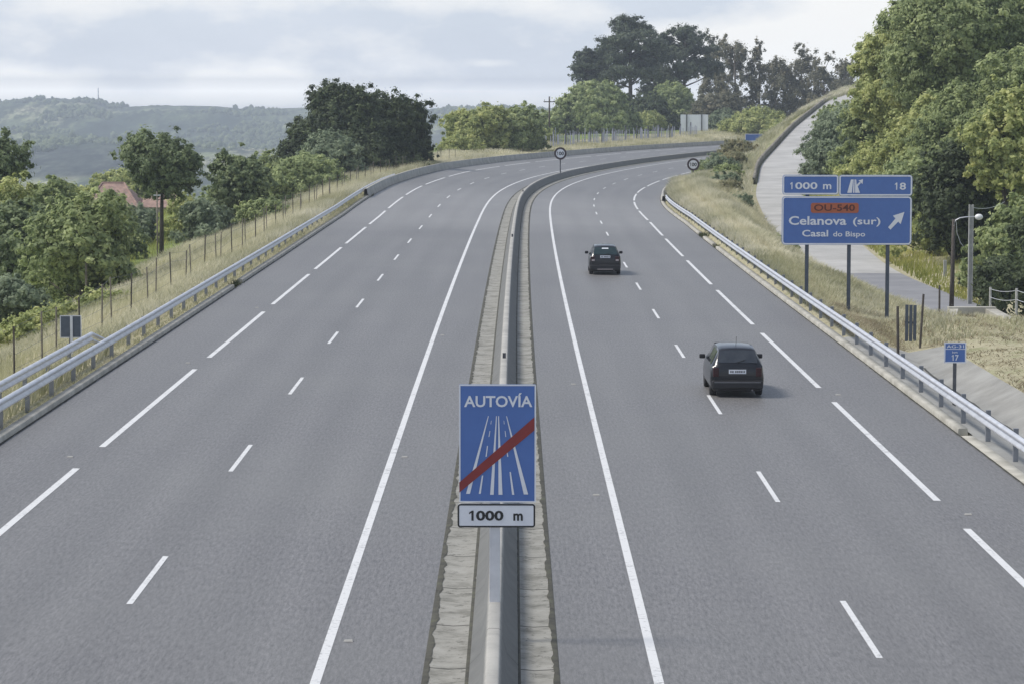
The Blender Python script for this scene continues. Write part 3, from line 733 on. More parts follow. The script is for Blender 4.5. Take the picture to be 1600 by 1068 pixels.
# kilometre sign
YK = 83.0
X0, Z1 = survey(1475.5, 534, YK); X1, Z0 = survey(1509.5, 566, YK); xm = (X0 + X1) / 2; _, Zg = survey(1492, 619, YK)
ks = empty('kilometre_sign', (xm, YK, Zg), 0, 'small square blue kilometre sign on a post behind the right guardrail', 'road sign')
hw = (X1 - X0) / 2; a, b = Z0 - Zg, Z1 - Zg
p = MB().slab(rrect(-hw, hw, a, b, .02), 0, .02).build('sign_panel', M['blue'], ks)
f = MB(); frame(f, -hw, hw, a, b, .035, .02); f.box(-hw + .035, hw - .035, -.003, -.001, a + (b - a) * .66, a + (b - a) * .69); f.build('border', M['white'], p)
text_mesh('AG-31', -hw + .07, hw - .07, a + (b - a) * .73, a + (b - a) * .88, M['white'], p, -.005)
text_mesh('km', -.085, .065, a + (b - a) * .48, a + (b - a) * .58, M['white'], p, -.005)
one(-.10, -.045, a + (b - a) * .12, a + (b - a) * .40, M['white'], p); text_mesh('7', 0, .10, a + (b - a) * .12, a + (b - a) * .40, M['white'], p, -.005, bold=.02)
mb = MB(); channel(mb, 0, .10, .022, .08, -.4, b - .05); mb.build('post', M['galv_dark'], ks)

# its twin for the other direction, seen from behind
YB_ = 91.0
X0, Z1 = survey(94, 494, YB_); X1, Z0 = survey(127, 528, YB_); xm = (X0 + X1) / 2
zg = gz(xm, YB_)
bs = empty('kilometre_sign', (xm, YB_, zg), 0, 'grey back of a small square road sign by the left guardrail end', 'road sign')
MB().slab(rrect(X0 - xm, X1 - xm, Z0 - zg, Z1 - zg, .02), 0, .02).build('sign_panel', M['sign_back'], bs)
f = MB(); frame(f, X0 - xm - .012, X1 - xm + .012, Z0 - zg - .012, Z1 - zg + .012, .03, .02, -.006, .0); f.build('border', M['galv'], bs)
mb = MB(); channel(mb, .03, .08, -.07, -.004, -.4, Z1 - zg); mb.build('post', M['galv'], bs)
mb = MB(); mb.tube([(-.10, -.02, -.3), (-.02, -.03, Z0 - zg + .05)], .025, 6); mb.build('post_shadow', M['galv_dark'], bs)  # dark tube standing in for the post's shadow

# speed limit signs
def disc(mb, r0, r1, y, n=32):
    V = [(math.cos(2 * math.pi * i / n) * r, y, math.sin(2 * math.pi * i / n) * r) for r in (r0, r1) for i in range(n)]
    mb.add(V, [(i, n + i, n + (i + 1) % n, (i + 1) % n) for i in range(n)])
def limit(px, py, base_py, Y, label, R=.66):
    X, Z = survey(px, py, Y); _, Zg = survey(px, base_py, Y)
    t = empty('speed_limit_sign', (X, Y, Zg), 0, label, 'road sign', 'round speed limit signs before the bend')
    h = Z - Zg
    n = 32
    p = MB().slab([(R * math.cos(2 * math.pi * i / n), h + R * math.sin(2 * math.pi * i / n)) for i in range(n)], 0, .03).build('sign_panel', M['white'], t)
    f = MB(); disc(f, R, R * .70, -.004); o = f.build('ring', M['ring'], p); o.location = (0, 0, h)
    one(-R * .56, -R * .38, h - R * .3, h + R * .3, M['black'], p, -.007); text_mesh('00', -R * .24, R * .56, h - R * .3, h + R * .3, M['black'], p, -.006, bold=.03)
    mb = MB(); channel(mb, 0, .12, .035, .10, -.3, h + R * .7); mb.build('post', M['galv_dark'], t)
limit(875.3, 240, 269, 303, 'round speed limit sign standing on the median barrier at the bend')
limit(1083, 257, 291, 303, 'round speed limit sign in the dry grass on the right of the bend')

# back of a big direction sign beyond the bend
Y = 560.0
X0, Z1 = survey(1063, 179, Y); X1, Z0 = survey(1106, 208, Y); xm = (X0 + X1) / 2; zg = gz(xm, Y)
t = empty('direction_sign', (xm, Y, zg), -.1, 'pale blank back of a large sign beyond the bend, before the pines', 'road sign')
MB().slab(rrect(X0 - xm, X1 - xm, Z0 - zg, Z1 - zg, .1), 0, .06).build('sign_panel', M['white_dull'], t)
f = MB(); frame(f, X0 - xm, X1 - xm, Z0 - zg, Z1 - zg, .12, .1, -.008); f.build('border', M['white'], t)
for px in (1072.5, 1096):
    X, _ = survey(px, 190, Y); MB().box(X - xm - .11, X - xm + .11, -.16, -.01, -.5, Z1 - zg).build('post', M['galv_dark'], t)

# far blue sign half hidden by the bank
Y = 428.0
X0, Z1 = survey(1164, 209, Y); X1, Z0 = survey(1195, 231, Y); xm = (X0 + X1) / 2; zg = gz(xm, Y)
t = empty('direction_sign', (xm, Y, zg), 0, 'distant blue sign peeping over the bank where the road disappears', 'road sign')
zmid = Z0 + (Z1 - Z0) * .48
p = MB().slab(rrect(X0 - xm, X1 - xm, zmid - zg, Z1 - zg, .1), 0, .05).build('sign_panel', M['blue'], t)
f = MB(); frame(f, X0 - xm, X1 - xm, zmid - zg, Z1 - zg, .08, .1, -.006); f.build('border', M['white'], p)
p = MB().slab(rrect(X0 - xm, X1 - xm - .6, Z0 - zg, zmid - zg - .04, .1), 0, .05).build('sign_panel', M['blue'], t)
f = MB(); frame(f, X0 - xm, X1 - xm - .6, Z0 - zg, zmid - zg - .04, .08, .1, -.006); f.build('border', M['white'], p)
for X in (-.8, .6): MB().box(X - .06, X + .06, .06, .14, -.8, Z1 - zg - .1).build('post', M['galv_dark'], t)

# ------------------------------------------------------------------ road studs
for s, u, lab in ((66, EL - .45, 'white reflective road stud in the left hard shoulder, lowest at left'), (90, EL - .45, 'white reflective road stud beside the left edge line, below the grey sign back'),
                  (114, EL - .45, 'white reflective road stud in the left shoulder beyond the grey sign back'),
                  (44, UL + .3, 'white reflective road stud near the bottom of the picture left of the median'), (67, UL + .3, 'white reflective road stud left of the AUTOVÍA sign inside the solid line'),
                  (102, UL + .3, 'white reflective road stud inside the left solid line above the AUTOVÍA sign'),
                  (61, UR - .35, 'white reflective road stud right of the AUTOVÍA sign, level with its plate'), (85, UR - .35, 'white reflective road stud right of the AUTOVÍA sign, level with its top'),
                  (59, ER + .35, 'white reflective road stud in the right hard shoulder, lowest at right'), (83, ER + .35, 'white reflective road stud in the right shoulder beside the nearer car')):
    p = RD(s, u, .004)
    o = MB().add([(-.075, -.06, 0), (.075, -.06, 0), (.075, .06, 0), (-.075, .06, 0), (-.06, -.025, .022), (.06, -.025, .022), (.06, .025, .022), (-.06, .025, .022)],
                 [(0, 1, 5, 4), (1, 2, 6, 5), (2, 3, 7, 6), (3, 0, 4, 7), (4, 5, 6, 7)]).build('road_stud', M['concrete'])
    o.location = p; tag(o, lab, 'road stud', 'reflective road studs')

# ------------------------------------------------------------------ cars
def car(s, u, label, paint_, glass, variant):
    th = float(np.interp(s, SS, TH)); L2 = 1.88
    p = RD(s + L2, u, 0.005)
    t = empty('hatchback_car', p, -th, label, 'car', 'dark cars driving away')
    st_ = [(-1.90, .70, .60, .66, .67, .70), (-1.88, .88, .62, .80, .70, .74), (-1.82, .945, .64, .88, .75, .79), (-1.69, 1.18, .595, .90, .77, .80), (-1.56, 1.345, .55, .90, .78, .805), (-1.44, 1.39, .545, .90, .785, .81),
           (-.8, 1.42, .545, .90, .79, .81), (0, 1.42, .55, .90, .79, .815), (.42, 1.385, .54, .90, .79, .815), (.8, 1.19, .57, .90, .79, .81),
           (1.15, .985, .62, .89, .78, .80), (1.55, .90, .60, .82, .75, .79), (1.80, .80, .55, .72, .69, .75), (1.90, .62, .5, .56, .62, .68)]
    half = []
    for y, zt, wt, zb, wb, wm in st_:
        half.append([(wm * .9, .20), (wm, .33), (wm + .012, .56), (wb, min(zb, zt - .03)), (wt, zt - .035), (wt * .82, zt), (wt * .4, zt + .014), (0, zt + .018)])
    V, Fs = [], []; n = len(half[0]) * 2 - 1
    for (y, *_), h in zip(st_, half):
        ring = [(x, y, z) for x, z in h] + [(-x, y, z) for x, z in reversed(h[:-1])]; V += ring
    for i in range(len(st_) - 1):
        Fs += [(i * n + k, (i + 1) * n + k, (i + 1) * n + k + 1, i * n + k + 1) for k in range(n - 1)]
        Fs.append((i * n + n - 1, (i + 1) * n + n - 1, (i + 1) * n, i * n))
    Fs += [tuple(range(n)), tuple(range(len(st_) * n - 1, (len(st_) - 1) * n - 1, -1))]
    body = MB().add(V, Fs).build('body', paint_, t, smooth=True)
    m = body.modifiers.new('edge', 'EDGE_SPLIT'); m.split_angle = math.radians(38)
    # rear window follows the hatch slope
    def hatch(y): return float(np.interp(y, [-1.82, -1.69, -1.56], [.945, 1.18, 1.345]))
    nb, nc = -.85, .52
    pts = []
    for y, w in ((-1.80, .62), (-1.69, .575), (-1.575, .53)):
        for fx in (-1, -.5, 0, .5, 1): pts.append((fx * w, y + nb * .012, hatch(y) + nc * .012 + .016 * (1 - abs(fx))))
    MB().add(pts, [(r * 5 + c, r * 5 + c + 1, r * 5 + c + 6, r * 5 + c + 5) for r in range(2) for c in range(4)]).build('rear_window', glass, t, smooth=True)
    # windscreen
    pts = []
    for y, z, w in ((1.12, 1.005, .60), (.80, 1.195, .555), (.48, 1.36, .52)):
        for fx in (-1, -.5, 0, .5, 1): pts.append((fx * w, y + .01, z + .02 + .012 * (1 - abs(fx))))
    MB().add(pts, [(r * 5 + c + 1, r * 5 + c, r * 5 + c + 5, r * 5 + c + 6) for r in range(2) for c in range(4)]).build('windscreen', glass, t, smooth=True)
    for sx in (-1, 1):
        def side(y, f):
            zt = np.interp(y, [q[0] for q in st_], [q[1] for q in st_]) - .035; wt = np.interp(y, [q[0] for q in st_], [q[2] for q in st_])
            zb = .90; wb = np.interp(y, [q[0] for q in st_], [q[4] for q in st_])
            return (sx * (wb + (wt - wb) * f + .008), y, zb + (zt - zb) * f + .004)
        for ya, yb, yc, yd in ((-1.52, -.35, -.35, -1.38), (-.27, .75, .42, -.27)):
            q = [side(ya, .08), side(yb, .08), side(yc, .88), side(yd, .88)]
            MB().add(q, [(0, 1, 2, 3) if sx > 0 else (3, 2, 1, 0)]).build('side_window', glass, t)
        # mirror
        mb = MB().box(sx * .80 if sx > 0 else -.98, .98 if sx > 0 else -.80, .60, .70, .90, 1.03); mb.build('wing_mirror', M['plastic'], t, bevel=.03)
        # tail light wraps the corner
        z0_, z1_ = (.60, .86) if variant == 0 else (.66, .90)
        xa, xb = (.56, .735) if variant == 0 else (.52, .735)
        tl = MB().box(min(sx * xa, sx * xb), max(sx * xa, sx * xb), -1.915, -1.80, z0_, z1_).build('tail_light', M['tail'], t, bevel=.02)
        MB().box(min(sx * (xa + .02), sx * (xb - .05)), max(sx * (xa + .02), sx * (xb - .05)), -1.921, -1.916, z0_ + .03, z0_ + .10).build('reversing_lamp', M['lamp_clear'] if variant else M['tail'], tl)
        for y in (-1.22, 1.20):
            w = empty('wheel', (sx * .70, y, .285)); w.parent = t
            n_ = 20; prof = [(-.085, .19), (-.095, .26), (-.06, .285), (.06, .285), (.095, .26), (.085, .19)]
            Vw = [(x, r * math.cos(2 * math.pi * i / n_), r * math.sin(2 * math.pi * i / n_)) for i in range(n_) for x, r in prof]
            Fw = [(i * 6 + k, i * 6 + (k + 1) % 6, ((i + 1) % n_) * 6 + (k + 1) % 6, ((i + 1) % n_) * 6 + k) for i in range(n_) for k in range(6)]
            MB().add(Vw, Fw).build('tyre', M['rubber'], w, smooth=True)
            MB().tube([(-.07, 0, 0), (.07, 0, 0)], .19, 16).build('rim', M['rim'], w)
        # headlamp
        MB().box(min(sx * .42, sx * .66), max(sx * .42, sx * .66), 1.80, 1.90, .62, .74).build('headlight', M['lamp_clear'], t, bevel=.02)
    bm_ = MB().box(-.775, .775, -1.96, -1.72, .24, .50).build('bumper', M['plastic'], t, bevel=.05)
    if variant: MB().box(-.40, .40, -1.968, -1.962, .27, .30).build('bumper_strip', M['lamp_clear'], bm_)
    else: MB().box(-.70, .70, -1.967, -1.962, .43, .455).build('bumper_strip', M['trim'], bm_)
    zp = .69 if variant == 0 else .83
    pl = MB().box(-.26, .26, -1.925, -1.902, zp, zp + .12).build('number_plate', M['white'], t)
    mk = MB()
    for i, x in enumerate((-.20, -.14, -.05, .01, .07, .13, .20)): mk.box(x - .02, x + .02, -1.928, -1.9255, zp + .03, zp + .09)
    mk.build('plate_characters', M['galv_dark'], pl)
    MB().tube([(0, -1.83, .985 + .02), (.24, -1.77, 1.08)], .008, 5).build('wiper', M['antenna'], t)
    MB().tube([(0, -1.93, .16), (0, -1.2, .2)], .35, 8).build('underbody', M['plastic'], t) if False else None
    MB().box(-.66, .66, -1.75, 1.7, .16, .24).build('underbody', M['plastic'], t)
    if variant == 0:
        MB().tube([(.0, -1.22, 1.40), (.0, -1.42, 1.72)], .006, 5).build('antenna', M['antenna'], t)
    else:
        pts_ = [(-.2, -1.70), (.2, -1.70)]
        MB().add([(-.17, -1.64 - .03, hatch(-1.64) + .02), (.17, -1.64 - .03, hatch(-1.64) + .02), (.16, -1.60 - .03, hatch(-1.60) + .02), (-.16, -1.60 - .03, hatch(-1.60) + .02)], [(0, 1, 2, 3)]).build('window_sticker', M['white_dull'], t)
    t.scale = (.955, 1, 1)
    MB().tube([(.45, -1.98, .22), (.45, -1.7, .22)], .025, 8).build('exhaust_pipe', M['rim'], t)
    return t
car(81.9, 6.86, 'nearer dark hatchback in the right lane, roof aerial, beside the right edge line', M['carpaint'], M['glass'], 0)
car(139.0, 4.76, 'farther black hatchback in the overtaking lane near the bend', M['carpaint_b'], M['glass_green'], 1)

# ------------------------------------------------------------------ fences, poles
def fence_left():
    t = empty('wire_fence', (0, 0, 0), 0, 'long wire fence with thin grey posts in tall grass behind the left guardrail', 'fence')
    ss = np.arange(87, 330, 4.4); tops = []
    for i, s in enumerate(ss):
        u = -14.9 + .15 * math.sin(i * 2.1)
        P = RD(s, u); z = float(terrain_su([s], [u])[0])
        h = 1.75 + .12 * math.sin(i * 1.7)
        lean = .05 * math.sin(i * 3.3)
        MB().tube([(P[0], P[1], z - .2), (P[0] + lean, P[1] + lean, z + h)], .032, 6).build('post', M['wood_pale'] if i % 3 else M['wood'], t)
        tops.append((P[0] + lean, P[1] + lean, z, h))
    mb = MB()
    for a, b in zip(tops[:-1], tops[1:]):
        for f in (.25, .5, .75, .97): mb.tube([(a[0], a[1], a[2] + a[3] * f), (b[0], b[1], b[2] + b[3] * f)], .006, 3, False)
    mb.build('wire', M['galv_dark'], t)
fence_left()
def fence_far():
    t = empty('paling_fence', (0, 0, 0), 0, 'pale grey paling fence above the parapet on the far bend', 'fence')
    ss = np.sort(np.random.default_rng(8).uniform(405, 528, 150)); mb = MB(); g = np.random.default_rng(3)
    for s in ss:
        u = -17.5; P = RD(s, u); z = float(terrain_su([s], [u])[0]); h = 1.7 + abs(g.normal(0, .35))
        mb.box(P[0] - .05, P[0] + .05, P[1] - .02, P[1] + .02, z - .1, z + h)
    o_ = mb.build('palings', mat('pale_grey_paling', (.50, .51, .58), (.34, .35, .42), .4, .8), t); o_['kind'] = 'stuff'
    for s in np.arange(405, 530, 9):
        P = RD(s, -17.65); z = float(terrain_su([s], [-17.65])[0]); MB().box(P[0] - .1, P[0] + .1, P[1] - .1, P[1] + .1, z - .2, z + 2.6).build('post', M['galv_dark'], t)
fence_far()

def pole(name, px, top_py, Y, r, m, label, cat, base_py=None, arms=None):
    X, Z = survey(px, top_py, Y); zg = gz(X, Y) - .3
    t = empty(name, (X, Y, zg), 0, label, cat)
    MB().tube([(0, 0, 0), (0, 0, (Z - zg) * .5), (0, 0, Z - zg)], [r * 1.15, r, r * .8], 10).build('shaft', m, t, smooth=True)
    return t, Z - zg
t, h = pole('utility_pole', 858, 151, 450, .14, M['wood'], 'lone utility pole on the skyline left of the pines', 'pole')
MB().box(-.9, .9, -.06, .06, h - .9, h - .75).build('cross_arm', M['wood'], t)
for x in (-.75, 0, .75): MB().tube([(x, 0, h - .75), (x, 0, h - .45)], .05, 6).build('insulator', M['conc_pale'], t)
t, h = pole('utility_pole', 245, 300, 200, .055, M['wood_pale'], 'thin grey pole under the round tree on the left', 'pole')
MB().box(-.25, .25, -.03, .03, h - .3, h - .22).build('cross_arm', M['galv'], t)
t, h = pole('utility_pole', 134, 392, 150, .07, M['wood_pale'], 'short pale pole against the dark shrubs at far left', 'pole')
MB().tube([(0, 0, h), (0, 0, h + .06)], [.075, .03], 8).build('cap', M['galv'], t)

# concrete pole and street lamp by the lane
X, Z = survey(1517.5, 319, 150); zg = gz(X, 150)
t = empty('utility_pole', (X, 150, zg - .3), 0, 'pale square concrete pole right of the street lamp, before dark trees', 'pole'); h = Z - zg + .3
mb = MB(); mb.box(-.12, -.07, -.09, .09, 0, h); mb.box(.07, .12, -.09, .09, 0, h); mb.box(-.07, .07, -.03, .03, 0, h - .02); mb.build('shaft', M['conc_pale'], t)
MB().tube([(.05, 0, h - .15)] + [(.05 + .35 * i, .8 * i, h - .15 - .09 * i + .012 * i * i) for i in range(1, 9)], .012, 4).build('cable', M['galv'], t)
Yl = 147.0
X, Z = survey(1490, 342, Yl); zg = gz(X, Yl); t = empty('street_lamp', (X, Yl, zg - .3), 0, 'old timber street lamp with curved arm and white globe beside the lane', 'street lamp'); h = Z - zg + .3
MB().tube([(-.06, 0, 0), (-.02, 0, h * .5), (0, 0, h)], [.13, .11, .085], 10).build('shaft', M['wood'], t, smooth=True)
arm = MB().tube([(0, -.1, h - .35), (.08, -.1, h - .05), (.3, -.1, h + .07), (.65, -.1, h + .12), (1.12, -.1, h + .14)], .028, 8).build('arm', M['galv'], t, smooth=True)
n_ = 14; V = []; Fs = []
for i in range(9):
    ph = math.pi * i / 8
    for k in range(n_): V.append((1.28 + .20 * math.cos(ph) * 1.05, -.1 + .16 * math.sin(ph) * math.cos(2 * math.pi * k / n_), h + .12 + .16 * math.sin(ph) * math.sin(2 * math.pi * k / n_)))
Fs = [(i * n_ + k, i * n_ + (k + 1) % n_, (i + 1) * n_ + (k + 1) % n_, (i + 1) * n_ + k) for i in range(8) for k in range(n_)]
MB().add(V, Fs).build('lamp_globe', M['globe'], t, smooth=True)
MB().tube([(.12, -.1, h - .1), (.16, -.1, h - .7), (.35, -.1, h - 1.2), (.5, -.1, h - 1.4)], .012, 4).build('cable', M['galv'], t)

def stake(name, px, top, bot, Y, r, m, label, lean=0, cat='post', box=False):
    X, Z1 = survey(px + lean, top, Y); Xb, Z0 = survey(px, bot, Y)
    zb_ = min(Z0, gz(Xb, Y)) - .1
    if box: mb = MB().box(-r, r, -r, r, 0, Z1 - zb_)
    else: mb = MB().tube([(0, 0, 0), ((X - Xb) * .5, 0, (Z1 - zb_) * .5), (X - Xb, 0, Z1 - zb_)], [r, r, r * .9], 8)
    o = mb.build(name, m); o.location = (Xb, Y, zb_); return tag(o, label, cat)
stake('marker_post', 1476, 406, 446, 168, .09, M['conc_pale'], 'short white concrete post in yellow grass left of the street lamp', 0, 'post', True)
stake('fence_post', 1403.5, 478, 562, 97.5, .05, M['wood'], 'upright dark fence post just behind the right guardrail', -1)
stake('fence_post', 1437, 459, 545, 104, .045, M['wood'], 'dark leaning fence post beside the grey boards', 6)
stake('fence_post', 1340, 445, 480, 140, .06, M['wood'], 'dark broken fence stake between the direction sign posts', 4)
stake('fence_post', 1356, 483, 448, 139, .05, M['wood'], 'fence stake leaning on another between the direction sign posts', -14) if False else None
stake('fence_post', 1360, 462, 492, 135, .06, M['wood'], 'short dark fence stake left of the right-hand sign post', 2)
stake('fence_post', 1468, 445, 478, 140, .05, M['wood'], 'dark fence stake at the edge of the grey lane', 0)
def brd():
    Y = 106.0; X, Z1 = survey(1423.5, 476, Y); _, Z0 = survey(1423.5, 520, Y)
    t = empty('board_gate', (X, Y, Z0), 0, 'small gate of weathered grey boards standing by the lane', 'gate')
    for x in (-.15, .0, .15): MB().box(x - .06, x + .06, 0, .03, -.3, Z1 - Z0 + .03 * math.sin(x * 40)).build('board', M['sign_back'], t)
    MB().box(-.22, .22, .032, .06, .35, .43).build('rail', M['wood'], t)
brd()
def fence_right():
    t = empty('wire_fence', (0, 0, 0), 0, 'sagging wire fence on pale posts under dark trees, right of the mound', 'fence'); tp = []
    for px, top, bot, Y in ((1547.5, 448, 486, 128), (1588.5, 450, 527, 114), (1640, 455, 560, 104)):
        X, Z1 = survey(px, top, Y); zg = gz(X, Y) - .1
        MB().tube([(X, Y, zg), (X, Y, Z1)], .055, 8).build('post', M['conc_pale'], t); tp.append((X, Y, Z1))
    mb = MB()
    for a, b in zip(tp[:-1], tp[1:]):
        for d_ in (.08, .45):
            P = [(a[0] + (b[0] - a[0]) * f, a[1] + (b[1] - a[1]) * f, a[2] + (b[2] - a[2]) * f - d_ - .35 * f * (1 - f)) for f in np.linspace(0, 1, 7)]
            mb.tube(P, .012, 4, False)
    mb.build('wire', M['galv'], t)
fence_right()

# coping of the culvert headwall on top of the mound
def headwall():
    Y = 115.0; Xa, Za = survey(1481, 481, Y); Xb, _ = survey(1556, 481, Y)
    t = empty('culvert_headwall', ((Xa + Xb) / 2, Y, Za - .2), 0, 'pale U-shaped concrete coping on top of the straw-covered mound', 'wall'); w = (Xb - Xa) / 2
    MB().box(-w, w, -.15, .2, -.5, .26).build('coping', M['kerb'], t, bevel=.02)
    MB().add([(w - .45, -.152, .19), (w + .02, -.152, .19), (w + .40, -3.2, -.05), (w - .02, -3.2, -.05), (w - .45, -.152, -.4), (w + .02, -.152, -.4), (w + .40, -3.2, -.8), (w - .02, -3.2, -.8)],
             [(3, 2, 1, 0), (4, 5, 6, 7), (0, 1, 5, 4), (1, 2, 6, 5), (2, 3, 7, 6), (3, 0, 4, 7)]).build('wing_wall', M['kerb'], t, bevel=.02)
    MB().add([(-w, -.152, .19), (-w + .4, -.152, .19), (-w - .35, -4.2, -.1), (-w - .8, -4.2, -.1), (-w, -.152, -.4), (-w + .4, -.152, -.4), (-w - .35, -4.2, -.7), (-w - .8, -4.2, -.7)],
             [(3, 2, 1, 0), (4, 5, 6, 7), (0, 1, 5, 4), (1, 2, 6, 5), (2, 3, 7, 6), (3, 0, 4, 7)]).build('wing_wall', M['kerb'], t, bevel=.02)
headwall()

# farmhouse
def house():
    Y = 330.0; xa, zr = survey(158, 287, Y); xb, _ = survey(192, 287, Y); xl, ze = survey(140, 322, Y); xr, _ = survey(222, 322, Y)
    xm = (xl + xr) / 2; zg = gz(xm, Y)
    t = empty('farmhouse', (xm, Y, zg), 0, 'old farmhouse with faded terracotta hip roof among the trees at left', 'house')
    a, b, h0, h1 = xl - xm, xr - xm, ze - zg, zr - zg
    MB().box(a + .4, b - .4, -3, 5, -1, h0).build('wall', M['wall'], t)
    rf = MB().add([(a, -3.5, h0), (b, -3.5, h0), (b, 5.5, h0), (a, 5.5, h0), (xa - xm, 1, h1), (xb - xm, 1, h1), (a, -3.5, h0 - .12), (b, -3.5, h0 - .12), (b, 5.5, h0 - .12), (a, 5.5, h0 - .12)],
                  [(0, 1, 5, 4), (1, 2, 5), (2, 3, 4, 5), (3, 0, 4), (6, 7, 1, 0), (7, 8, 2, 1), (8, 9, 3, 2), (9, 6, 0, 3), (9, 8, 7, 6)]).build('roof', M['tile'], t)
    rg = MB().tube([(xa - xm, 1, h1 + .02), (xb - xm, 1, h1 + .02)], .12, 6); rg.tube([(xb - xm, 1, h1), (b, -3.5, h0 + .05)], .12, 6); rg.tube([(xa - xm, 1, h1), (a, -3.5, h0 + .05)], .12, 6); rg.build('ridge_tiles', M['tile'], rf)
    w = MB().box(-.5, .4, -3.03, -3.005, h0 - 1.7, h0 - .6).build('window', M['glass'], t)
    MB().box(-.6, .5, -3.08, -3.035, h0 - 1.85, h0 - 1.72).build('sill', M['kerb'], w)
    xc, zc = survey(268, 306, Y); _, zd = survey(268, 324, Y)
    MB().box(b + .1, xc - xm, -1, 5, -1, zd - zg).build('wall', M['wall'], t)
    MB().add([(b + .02, -1.4, zd - zg), (xc - xm + .3, -1.4, zd - zg), (xc - xm + .3, 5.4, zd - zg), (b + .02, 5.4, zd - zg), (b + .02, 2, zc - zg), (xc - xm + .3, 2, zc - zg)],
             [(0, 1, 5, 4), (2, 3, 4, 5), (1, 2, 5), (3, 0, 4), (3, 2, 1, 0)]).build('roof', M['tile'], t)
house()
# radio mast on the ridge
X, Z = survey(153, 138, 4350); _, Z0 = survey(153, 163, 4350)
t = empty('radio_mast', (X, 4350, Z0), 0, 'tiny radio mast on the hill ridge at far left', 'mast')
MB().tube([(0, 0, -2), (0, 0, Z - Z0)], [.9, .5], 6).build('shaft', M['galv_dark'], t)

# ------------------------------------------------------------------ trees
def leaf_cloud(C, R, n_per, size, g, flat=1.0, up=.35, ctr=None, tint0=None):
    """C clump centres (k,3), R clump radii; returns V, F, tint"""
    k = len(C); N = k * n_per
    idx = np.repeat(np.arange(k), n_per)
    d = g.normal(0, 1, (N, 3)); d /= np.linalg.norm(d, axis=1)[:, None]
    r = np.abs(g.normal(0, .62, N)) + .15
    off = d * r[:, None] * R[idx][:, None]; off[:, 2] *= flat
    P = C[idx] + off
    nrm = d * .9 + g.normal(0, .5, (N, 3)); nrm[:, 2] += up
    if ctr is not None:
        o_ = P - ctr; o_ /= np.linalg.norm(o_, axis=1)[:, None] + 1e-6; nrm += o_ * .8
    nrm /= np.linalg.norm(nrm, axis=1)[:, None]
    a = np.cross(nrm, g.normal(0, 1, (N, 3))); a /= np.linalg.norm(a, axis=1)[:, None]
    b = np.cross(nrm, a)
    s = size * g.uniform(.6, 1.35, N)
    V = np.stack([P - a * s[:, None], P - b * (s * .55)[:, None], P + a * s[:, None], P + b * (s * .55)[:, None]], 1).reshape(-1, 3)
    Fa = np.arange(N * 4).reshape(-1, 4)
    ct = np.clip(g.normal(.45, .24, k), .02, .98) if tint0 is None else tint0
    tint = np.clip(ct[idx] + g.normal(0, .16, N), 0, 1)
    return V, Fa, np.repeat(tint, 4)

